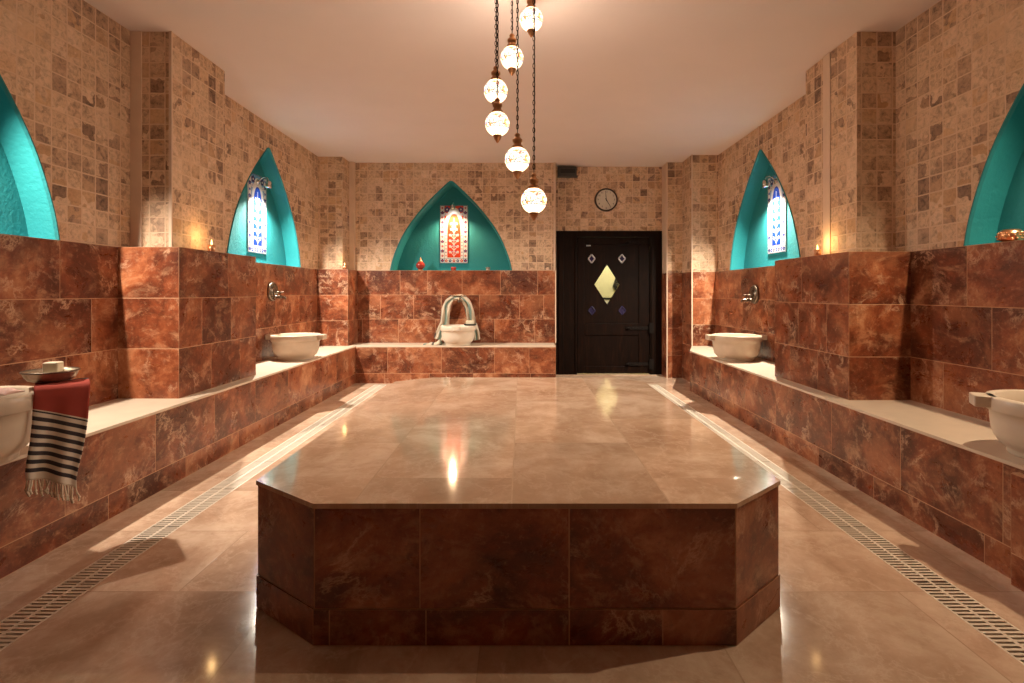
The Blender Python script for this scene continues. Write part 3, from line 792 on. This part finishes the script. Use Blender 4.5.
m.build('door_leaf', M['wood'], door, True)
m = MB()
zr0, zr1 = px(0,325)[1], px(0,333)[1]
def bar(x0, x1, z0, z1, t=.014): m.box((x0, YD + .02 - t, z0), (x1, YD + .021, z1))
bar(LX0 + .006, LX0 + .10, G0, LZ1 - .006); bar(LX1 - .15, LX1 - .006, G0, LZ1 - .006)
bar(LX0 + .10, LX1 - .15, LZ1 - .10, LZ1 - .006); bar(LX0 + .10, LX1 - .15, zr1 - .03, zr0 + .02); bar(LX0 + .10, LX1 - .15, G0, .12)
m.build('rails', M['wood'], door, True, bevel=.004)
m = MB(); q = dia(cx, cz, hw, hh); m.prism(q, fd, -.02, -.026); m.build('window_pane', M['glass'], door, True)
m = MB()
for i in range(4):
    a, b = q[i], q[(i+1) % 4]; m.tube([fd(*a, .002), fd(*b, .002)], .007, 6)
m.build('window_bead', M['wood'], door, True)
for k, (x, z) in enumerate(smalls):
    m = MB(); m.prism(dia(x, z, sr*.8, sr), fd, -.005, -.02); g = m.build('glass_diamond', M['blueglass'], door, True)
    m = MB(); qq = dia(x, z, sr*.8, sr)
    for i in range(4): m.tube([fd(*qq[i], .0), fd(*qq[(i+1) % 4], .0)], .010, 6)
    m.build('leaded_edge', M['silver'] if k < 2 else M['blueglass'], g, True)
for zz in (px(0,242)[1], px(0,328)[1], px(0,364)[1]):
    m = MB(); x1 = LX1 + .04
    m.box((LX1 - .30, YD - .010, zz - .022), (x1 - .04, YD + .004, zz + .022)); m.box((x1 - .055, YD - .038, zz - .07), (x1 + .005, YD - .016, zz + .07))
    m.tube([(x1 - .045, YD - .03, zz - .06), (x1 - .045, YD - .03, zz + .06)], .016, 10)
    m.lathe([(0,.014),(.028,.011),(.034,0),(.028,-.011),(0,-.014)], (LX1 - .30, YD - .003, zz), 12)
    for k in range(3): m.lathe([(.009,0),(.006,-.006),(0,-.008)], (LX1 - .24 + .07*k, YD - .010, zz), 8, axis='y')
    m.build('strap_hinge', M['iron'], door, True)
m = MB(); x, z = px(588.5, 245.6); m.box((x - .03, YD - .004, z - .008), (x + .03, YD + .008, z + .008)); m.build('name_plate', M['silver'], door, True)
m = MB(); m.box((DX0, YD - .05, 0), (DX1, YD + .12, .010)); m.build('threshold', M['floor'], door, True, bevel=.003)

# lit corridor on the other side of the door
YC = 9.3
m = MB(); zt = 2.5
m.face([(-.6,YD+.2,0),(-.6,YC,0),(-.6,YC,zt),(-.6,YD+.2,zt)], None, 0)
m.face([(3,YD+.2,0),(3,YC,0),(3,YC,zt),(3,YD+.2,zt)], None, 0); m.face([(-.6,YD+.12,zt),(3,YD+.12,zt),(3,YC,zt),(-.6,YC,zt)], None, 0)
m.face([(-.6,YD+.12,.0),(3,YD+.12,.0),(3,YC,.0),(-.6,YC,.0)], None, 1)
for a, b in ((-.6, DX0), (DX1, 3)): m.face([(a,YD+.13,0),(b,YD+.13,0),(b,YD+.13,zt),(a,YD+.13,zt)], None, 0)
m.face([(DX0,YD+.13,DT),(DX1,YD+.13,DT),(DX1,YD+.13,zt),(DX0,YD+.13,zt)], None, 0)
co = m.build('corridor_shell', [M['corridor'], M['white']]); tag(co, 'side walls, ceiling and pale floor of the corridor behind the door', 'corridor', kind='structure')
m = MB(); m.box((-.6, YC, 0), (3, YC + .1, zt)); co = m.build('wall_corridor', M['corridor']); tag(co, 'pale yellow corridor wall seen through the diamond window', 'wall', kind='structure')
def pc(x, y): return px(x, y, YC)
m = MB(); a, b = pc(612.5, 280), pc(620, 291)
m.prism([(a[0], a[1] - .10), (a[0] + .05, a[1] - .17), (b[0] - .02, a[1] - .05), (b[0], a[1]), (b[0], a[1] + .06), (a[0] + .10, a[1] + .02), (a[0] + .05, a[1] + .04)][::-1], frame((0,YC,0), (1,0,0), (0,0,1), (0,-1,0)), .06, 0)
o = m.build('wall_bracket', M['black'], None); tag(o, 'black bracket on the corridor wall seen through the diamond window', 'bracket')
m = MB(); a, b = pc(590, 297.5), pc(625, 300); m.box((a[0], YC - .22, 0), (b[0], YC - .005, a[1] - .03), 0); m.box((a[0] - .01, YC - .23, a[1] - .03), (b[0] + .01, YC - .004, a[1]), 1)
o = m.build('corridor_cabinet', [M['white'], M['black']], None); tag(o, 'white cabinet with dark top seen at the foot of the diamond window', 'cabinet')
cl = bpy.data.lights.new('corridor_lamp_light', 'POINT'); cl.energy = 34; cl.color = (1,.93,.76); cl.shadow_soft_size = .12
clo = bpy.data.objects.new('corridor_lamp_light', cl); C.objects.link(clo); clo.location = (1.5, 8.5, 2.2)

# ------------------------------------------------------------------ clock and box over the door
ckx, ckz = px(606, 200); CR = 11.6*YD/540
ck = empty('wall_clock', (ckx, YD, ckz)); tag(ck, 'round wall clock with dark rim above the door', 'clock')
m = MB(); m.lathe([(CR*.86,-.02),(CR*.90,-.04),(CR*.97,-.038),(CR,-.02),(CR,0),(0,0)], (ckx, YD, ckz), 48, axis='y'); m.build('rim', M['rim'], ck, True)
m = MB(); m.lathe([(0,-.022),(CR*.9,-.022)], (ckx, YD, ckz), 48, axis='y'); m.build('dial', M['dial'], ck, True)
def text_mesh(txt, size):
    cu = bpy.data.curves.new('t', 'FONT'); cu.body = txt; cu.size = size; cu.align_x = 'CENTER'; cu.align_y = 'CENTER'; cu.extrude = .001
    o = bpy.data.objects.new('t', cu); C.objects.link(o)
    bpy.context.view_layer.update()
    me = bpy.data.meshes.new_from_object(o.evaluated_get(bpy.context.evaluated_depsgraph_get()))
    bpy.data.objects.remove(o); vs = [tuple(v.co) for v in me.vertices]; fs = [tuple(p.vertices) for p in me.polygons]; bpy.data.meshes.remove(me)
    return vs, fs
for h in range(1, 13):
    m = MB(); a = PI/2 - h*PI/6; vs, fs = text_mesh(str(h), .036)
    ox, oz = ckx + CR*.70*math.cos(a), ckz + CR*.70*math.sin(a)
    m.idx([(ox + x, YD - .0235 - z, oz + y) for x, y, z in vs], fs)
    m.build('numeral', M['black'], ck, True)
def hand(name, ang, L, w, c):
    m = MB(); a = PI/2 - ang; d = Vector((math.cos(a), 0, math.sin(a))); n = Vector((-d.z, 0, d.x))
    o_ = Vector((ckx, YD - c, ckz)); q = [o_ - d*.02 - n*w, o_ + d*L - n*w*.4, o_ + d*L + n*w*.4, o_ - d*.02 + n*w]
    t = Vector((0, -.0015, 0))
    m.idx([p for p in q] + [p + t for p in q], [(0,1,2,3),(7,6,5,4),(0,4,5,1),(1,5,6,2),(2,6,7,3),(3,7,4,0)])
    m.build(name, M['black'], ck, True)
hand('hour_hand', math.radians(149), CR*.62, .007, .027); hand('minute_hand', math.radians(354), CR*.72, .005, .030)
x0, z1 = px(557.5, 165); x1, z0 = px(576, 177.5); z1 = min(z1, ZC - .02)
bx = empty('wall_box', ((x0+x1)/2, YD, z0)); tag(bx, 'small black box fixed high on the wall left of the clock', 'box')
m = MB(); m.box((x0, YD - .10, z0), (x1, YD, z1)); m.build('housing', M['grey'], bx, True, bevel=.008)
m = MB(); m.box((x0 + .03, YD - .108, z0 + .035), (x1 - .02, YD - .098, z1 - .03)); m.build('dark_panel', M['black'], bx, True, bevel=.003)
m = MB(); m.box((x0 - .004, YD - .112, z0 - .012), (x1 + .012, YD - .03, z0 + .004)); m.build('lower_lip', M['grey'], bx, True, bevel=.003)

# ------------------------------------------------------------------ mosaic pendant lamps
PR = .066
PD = [(531.3, 19.4, 3.08, 'topmost'), (512, 58, 3.12, 'second from the top'), (495.8, 91.3, 3.02, 'third from the top'), (497.4, 124, 2.93, 'fourth from the top'), (517.4, 159.7, 2.84, 'second lowest'), (533.9, 200.6, 2.77, 'lowest')]
for x, y, Y, which in PD:
    X, Z = px(x, y, Y)
    r = empty('pendant_lamp', (X, Y, Z)); tag(r, 'mosaic glass globe pendant on a chain, %s of the six' % which, 'pendant lamp', 'mosaic pendant lamps')
    m = MB(); m.lathe([(max(.0005, PR*math.sin(a)), PR*math.cos(a)) for a in [PI*k/24 for k in range(25)]], n=40); m.build('globe', M['globe'], r)
    m = MB(); m.lathe([(.018,PR-.012),(.028,PR-.006),(.030,PR+.004),(.022,PR+.010),(.020,PR+.022),(.026,PR+.028),(.026,PR+.040),(.018,PR+.046),(.012,PR+.058),(.016,PR+.062),(.010,PR+.072),(0,PR+.074)], n=20); m.build('cap', M['brass'], r)
    m = MB(); m.lathe([(.022,-PR+.010),(.025,-PR-.002),(.020,-PR-.008),(.017,-PR-.018),(.010,-PR-.026),(.006,-PR-.034),(.0,-PR-.038)], n=20); m.build('finial', M['brass'], r)
    L = bpy.data.lights.new('pendant_light', 'POINT'); L.energy = 30; L.color = (1,.77,.57); L.shadow_soft_size = PR + .004
    lo = bpy.data.objects.new('pendant_light', L); C.objects.link(lo); lo.location = (X, Y, Z)
    m = MB(); z = PR + .07; k = 0; top = ZC - Z
    while z < top - .012:
        h, w_ = .014, .0055
        pts = []
        for q in range(12):
            a = 2*PI*q/12; dx_, dz_ = w_*math.cos(a), h*math.sin(a)
            pts.append((dx_, 0, z + h + dz_) if k % 2 else (0, dx_, z + h + dz_))
        m.tube(pts, .0019, 5, closed=True); z += .0235; k += 1
    m.tube([(0,0,PR+.06),(.004,.002,(PR+top)/2),(0,0,top)], .0022, 5)
    m.build('chain', M['iron'], r)
    m = MB(); m.lathe([(.0,top),(.03,top),(.028,top-.012),(.008,top-.02),(0,top-.022)], n=16); m.build('ceiling_cap', M['brass'], r)

# ------------------------------------------------------------------ candles and ornaments
def make_tealight():
    r = empty('tealight', (0,0,0))
    m = MB(); m.lathe([(0,0),(.018,0),(.022,.004),(.027,.05),(.025,.05),(.020,.008),(0,.006)], n=20); m.build('cup', M['copper'], r)
    m = MB(); m.lathe([(0,.045),(.020,.045),(.024,.042),(.021,.010)], n=20); m.build('wax', M['wax'], r)
    m = MB(); m.lathe([(0,.046),(.0045,.052),(.0065,.060),(.004,.072),(.0003,.086)], n=10); m.build('flame', M['flame'], r)
    return r
TG = 'lit tealights on the pillar ledges'
tl = make_tealight(); tl.location = (-2.20, 3.84, ZM)
tag(tl, 'lit tealight on the ledge of the left wall pillar', 'tealight', TG)
spots = [((2.125, 3.87, ZMR), 'lit tealight on the ledge of the right wall pillar'),
         ((-2.22, 6.795, ZM), 'lit tealight on the ledge of the corner pillar left of the back arch')]
for loc, lab in spots: tag(copy_tree(tl, loc), lab, 'tealight', TG)
for loc, e in (((-2.20,3.84,ZM), 1.0), ((2.125,3.87,ZMR), 1.0), ((-2.22,6.795,ZM), .4)):
    L = bpy.data.lights.new('tealight_glow', 'POINT'); L.energy = e*.85; L.color = (1,.58,.22); L.shadow_soft_size = .02; L.specular_factor = .03
    lo = bpy.data.objects.new('tealight_glow', L); C.objects.link(lo); lo.location = Vector(loc) + Vector((0,0,.10))

# red lantern, small holders in the back arch
YN = YB + .16
x, _ = px(420.5, 0, YN)
r = empty('glass_lantern', (x, YN, ZM)); tag(r, 'red glass lantern standing at the left end of the back wall arch', 'lantern')
m = MB(); m.lathe([(0,0),(.04,0),(.042,.008),(.03,.016),(.028,.024)], n=20); m.build('base', M['copper'], r)
m = MB(); m.lathe([(.028,.022),(.05,.04),(.062,.07),(.055,.10),(.038,.118),(.03,.122)], n=24); m.build('glass_body', M['redglass'], r)
m = MB(); m.lathe([(.034,.118),(.034,.126),(.022,.14),(.012,.155),(.014,.165),(.006,.178),(0,.19)], n=20); m.build('top', M['copper'], r)
x, _ = px(453.5, 0, YB + .13)
r = empty('candle_holder', (x, YB + .13, ZM)); tag(r, 'small red glass candle holder below the red tile picture', 'candle holder', 'ornaments in the arches')
m = MB(); m.lathe([(0,.004),(.028,.0),(.034,.012),(.036,.04),(.030,.052),(.027,.052),(.030,.03),(.0,.012)], n=20); m.build('cup', M['redglass'], r)
m = MB(); m.lathe([(0,.03),(.018,.03),(.018,.012),(0,.012)], n=14); m.build('candle', M['wax'], r)
x, _ = px(488, 0, YB + .13)
r = empty('candle_holder', (x, YB + .13, ZM)); tag(r, 'small dark candle holder right of the red tile picture', 'candle holder', 'ornaments in the arches')
m = MB(); m.lathe([(0,.0),(.026,.0),(.03,.01),(.022,.02),(.036,.045),(.033,.047),(.02,.026),(0,.022)], n=20); m.build('cup', M['bronze'], r)
m = MB(); m.lathe([(0,.05),(.014,.048),(.014,.024)], n=14); m.build('candle', M['wax'], r)
# perforated copper holder in the near right arch
r = empty('candle_holder', (2.49, 2.745, ZMR)); tag(r, 'copper perforated candle holder in the near right wall arch', 'candle holder', 'ornaments in the arches')
m = MB(); m.lathe([(0,0),(.030,0),(.046,.012),(.054,.03),(.050,.05),(.038,.064),(.032,.066),(.036,.06),(.046,.046),(.048,.03),(.04,.014),(0,.006)], n=28); m.build('bowl', M['copper'], r)
m = MB()
for j, (rr, zz) in enumerate([(.0505,.018), (.0545,.032), (.050,.046)]):
    for k in range(14):
        a = 2*PI*(k + .5*(j % 2))/14; c_ = Vector((rr*math.cos(a), rr*math.sin(a), zz))
        m.lathe([(0,.0055),(.0045,.0035),(.0055,0),(.0045,-.0035),(0,-.0055)], c_, 6)
m.build('studs', M['copper'], r)
m = MB(); m.lathe([(0,.05),(.02,.05),(.02,.01)], n=14); m.build('candle', M['wax'], r)

# ------------------------------------------------------------------ striped towel, dish and soaps on the near left basin
ZR = ZB + .266
def smooth(t): return t*t*(3 - 2*t)
tw = empty('striped_towel', (-1.9, 2.2, ZR)); tag(tw, 'red, white and black striped fringed towel hanging over the near left basin', 'towel')
TA, TB = Vector((-1.968, 2.182, 0)), Vector((-1.833, 2.297, 0))
TN = Vector((.648, -.761, 0))        # outward, off the near side of the lug
def towel_pt(u, v):
    """u 0..1 left to right, v metres from the back edge"""
    top = .165
    b = TA + (TB - TA)*u
    zt_ = ZR + .020
    if v < top:
        s_ = 1 - v/top
        p = b - TN*(top*s_); return (p.x, p.y, zt_ + .002*math.sin(u*9 + v*20)**2)
    d = v - top; R = .020; arc = R*PI/2
    if d < arc:
        a = d/R; p = b + TN*(R*math.sin(a)); return (p.x, p.y, zt_ - R*(1 - math.cos(a)))
    h = d - arc; fall = min(1, h/.3)
    p = b + TN*(R + .004 + .012*math.sin(u*11 + .6)*fall + .008*math.sin(u*5 + h*9)*fall)
    p = p + (TB - TA).normalized()*(-.030*fall - .022*(u - .5)*fall + .005*math.sin(h*16)*fall)
    return (p.x, p.y, zt_ - R - h + .010*math.sin(u*PI)*fall - .070*u*min(1, h/.06))
VL = .535; NV, NU = 60, 22
m = MB()
rows = [[towel_pt(j/NU, VL*i/NV) for j in range(NU + 1)] for i in range(NV + 1)]
uvs = [[(j/NU*.19, VL*i/NV) for j in range(NU + 1)] for i in range(NV + 1)]
m.grid(rows, uvs=uvs); o = m.build('cloth', M['towel'], tw, True)
md = o.modifiers.new('t', 'SOLIDIFY'); md.thickness = .004; md.offset = 0
m = MB()
for k in range(19):
    u = (k + .3 + .4*rng.random())/19; p = Vector(towel_pt(u, VL)); j1, j2 = rng.uniform(-.012, .012), rng.uniform(-.01, .01)
    L = .062 + rng.uniform(-.01, .012)
    pts = [p, p + Vector((j1*.3, j2*.4, -L*.35)), p + Vector((j1*.9, j2, -L*.7)), p + Vector((j1*.6 + .004, j2*.6, -L))]
    m.tube(pts, [.0028, .0036, .0034, .0042], 6)
    m.lathe([(0,.006),(.005,.003),(.006,-.001),(.004,-.006),(0,-.008)], p + Vector((j1*.9, j2, -L*.72)), 6)
m.build('fringe', M['tassel'], tw, True)
m = MB(); q0, q1 = TA - TN*.012, TB - TN*.012
qq = [q0, q1, q1 - TN*.145, q0 - TN*.145]
m.idx([(p.x, p.y, ZR + .001) for p in qq] + [(p.x, p.y, ZR + .017) for p in qq], [(3,2,1,0),(4,5,6,7),(0,1,5,4),(1,2,6,5),(2,3,7,6),(3,0,4,7)])
m.build('under_fold', M['tassel'], tw, True, bevel=.006, seg=3)
# folded cloth end lying on the rim
r = empty('folded_cloth', (-2.08, 2.20, ZR)); tag(r, 'crumpled pale pink and white cloth on the rim of the near left basin', 'cloth')
m = MB(); rows = []
for i in range(15):
    row = []
    for j in range(17):
        a, b = i/14, j/16
        x = -2.20 + .17*b; y = 2.14 + .09*a - .02*b
        z = ZR + .004 + .020*math.sin(a*PI)**.7*math.sin(b*PI)**.6*(1 + .3*math.sin(b*14 + a*4))
        row.append((x, y, z))
    rows.append(row)
m.grid(rows); o = m.build('cloth', M['pinkcloth'], r, True); md = o.modifiers.new('t', 'SOLIDIFY'); md.thickness = .004
r = empty('metal_dish', (-2.02, 2.32, ZR + .028)); tag(r, 'round hammered metal dish holding soap beside the near left basin', 'dish')
m = MB(); m.lathe([(0,.0),(.064,.0),(.076,.005),(.088,.020),(.094,.036),(.098,.040),(.095,.043),(.089,.038),(.084,.024),(.070,.009),(.06,.006),(0,.006)], n=40); m.build('bowl', M['pewter'], r)
m = MB(); m.tube([(.096*math.cos(2*PI*k/40), .096*math.sin(2*PI*k/40), .041) for k in range(40)], .004, 6, closed=True); m.build('rim', M['bronze'], r)
def soap(name, loc, dim, rz, lab, mat='soap'):
    o_ = MB(); o_.box((-dim[0]/2, -dim[1]/2, 0), (dim[0]/2, dim[1]/2, dim[2]))
    b = o_.build(name, M[mat], None, bevel=.006, seg=3); b.location = loc; b.rotation_euler = (0,0,rz); tag(b, lab, 'soap', 'soap bars'); return b
soap('soap_bar', (-2.005, 2.315, ZR + .038), (.056, .05, .070), .25, 'large cream soap block in the metal dish')
soap('soap_bar', (-1.953, 2.335, ZR + .040), (.04, .034, .034), -.3, 'smaller cream soap bar beside the big block in the metal dish')

# ------------------------------------------------------------------ towel over the back tap, soap dish, cloth on the back bench
tb = empty('draped_towel', (-.80, YB - .10, E - .05)); tag(tb, 'green and cream towel draped over the tap above the back basin', 'towel')
def drape(path, w0, w1, seed, name):
    m = MB(); r_ = random.Random(seed); rows = []; uv_ = []
    n = len(path); NJ = 14
    ph = r_.random()*6
    for i, p in enumerate(path):
        p = Vector(p); t = (Vector(path[min(i+1, n-1)]) - Vector(path[max(i-1, 0)])).normalized()
        sd = Vector((-t.z, 0, t.x)); sd = Vector((abs(sd.x), 0, sd.z if sd.x > 0 else -sd.z)) if abs(sd.x) > .2 else Vector((0,0,1))
        w_ = w0 + (w1 - w0)*i/(n - 1); row = []; ur = []
        for j in range(NJ + 1):
            b = j/NJ - .5
            row.append(p + sd*(w_*b) + Vector((0, -.008*math.sin(b*11 + ph + i*.12) - .005*math.sin(b*23 + i*.21 + ph*2), 0)))
            ur.append((j/NJ*.8 + .02 + .10*math.sin(i*.35 + ph), i/(n - 1)))
        rows.append(row); uv_.append(ur)
    m.grid(rows, uvs=uv_); o_ = m.build(name, M['towel2'], tb, True)
    md = o_.modifiers.new('t', 'SOLIDIFY'); md.thickness = .006
def spline(pts, k=8):
    out = []; n = len(pts); P = [Vector(p) for p in pts]
    for i in range(n - 1):
        p0, p1, p2, p3 = P[max(i-1,0)], P[i], P[i+1], P[min(i+2,n-1)]
        for q in range(k):
            t = q/k; out.append(.5*((2*p1) + (-p0+p2)*t + (2*p0-5*p1+4*p2-p3)*t*t + (-p0+3*p1-3*p2+p3)*t**3))
    out.append(P[-1]); return out
def q3(x, y, Y): a, b = px(x, y, Y); return (a, Y, b)
YT = YB - .095
drape(spline([q3(456.5, 297.5, YT), q3(451.5, 298.5, YT), q3(448, 303, YT), q3(445.6, 312, YT), q3(444.6, 325, YB - .035)], 8), .06, .135, 3, 'left_tail')
drape(spline([q3(454.5, 297.5, YT), q3(462, 297.5, YT), q3(466.5, 302, YT), q3(469.8, 312, YT), q3(472.4, 325, YB - .035)], 8), .06, .125, 5, 'right_tail')
drape(spline([q3(444.2, 324.5, YB - .035), q3(440.6, 333, YB - .035), q3(438.0, 339.6, YB - .04)], 6), .125, .12, 8, 'left_end')
drape(spline([q3(472.6, 324.5, YB - .035), q3(475.5, 333, YB - .035), q3(477.0, 340.0, YB - .04)], 6), .115, .09, 9, 'right_end')
# cloth spread on the bench left of the basin
r = empty('folded_cloth', (-1.12, 6.93, ZB)); tag(r, 'cream and dark cloth lying on the back bench left of the basin', 'cloth')
m = MB(); rows = []; uv_ = []
for i in range(13):
    row = []; ur = []
    for j in range(21):
        a, b = i/12, j/20
        x = -1.245 + .235*b; y = 6.84 + .20*a + .02*math.sin(b*7)
        z = ZB + .003 + (.010 + .052*b**2.2)*math.sin(a*PI)**.6*(1 + .25*math.sin(b*15 + a*3))*min(1, b*6 + .1)*min(1, (1 - b)*9 + .06)
        row.append((x, y, z)); ur.append((b*1.0 + .4, a))
    rows.append(row); uv_.append(ur)
m.grid(rows, uvs=uv_); o = m.build('cloth', M['towel2'], r, True); md = o.modifiers.new('t', 'SOLIDIFY'); md.thickness = .004; md.offset = 1
# soap dish on the right of the basin rim
sx, sy = -.645, 6.86
ZR = ZB + .266*.93
r = empty('soap_dish', (sx, sy, ZR)); tag(r, 'small black soap dish on the right rim of the back basin', 'dish')
m = MB(); m.lathe([(0,0),(.06,0),(.076,.006),(.084,.022),(.080,.024),(.07,.010),(0,.006)], n=28); m.build('plate', M['black'], r)
soap('soap_bar', (sx - .005, sy, ZR + .012), (.10, .06, .05), .1, 'cream soap bar in the black dish on the back basin')

# ------------------------------------------------------------------ cable above the right arch
m = MB(); m.tube([(XRU - .006, 5.60, ZC), (XRU - .006, 5.60, ZMR + NH + .035)], .006, 6); o = m.build('lamp_cable', M['strip'], None); tag(o, 'thin vertical cable above the right wall arch', 'cable')

# ------------------------------------------------------------------ camera, world, view
cam = bpy.data.cameras.new('camera'); cam.sensor_width = 36; cam.lens = 540/1024*36
cam.shift_x = -9/1024; cam.shift_y = -49.5/1024; cam.clip_start = .02
co_ = bpy.data.objects.new('camera', cam); C.objects.link(co_); co_.location = (0, 0, E); co_.rotation_euler = (PI/2, 0, 0); S.camera = co_
W = bpy.data.worlds.new('world'); S.world = W; W.use_nodes = True
W.node_tree.nodes['Background'].inputs[0].default_value = (.02,.015,.012,1); W.node_tree.nodes['Background'].inputs[1].default_value = .3
S.view_settings.view_transform = 'Standard'; S.view_settings.look = 'None'; S.view_settings.gamma = 1; S.view_settings.use_curve_mapping = False
S.view_settings.exposure = 0.66
S.cycles.use_denoising = True
S.cycles.max_bounces = 10; S.cycles.diffuse_bounces = 6; S.cycles.sample_clamp_indirect = 6
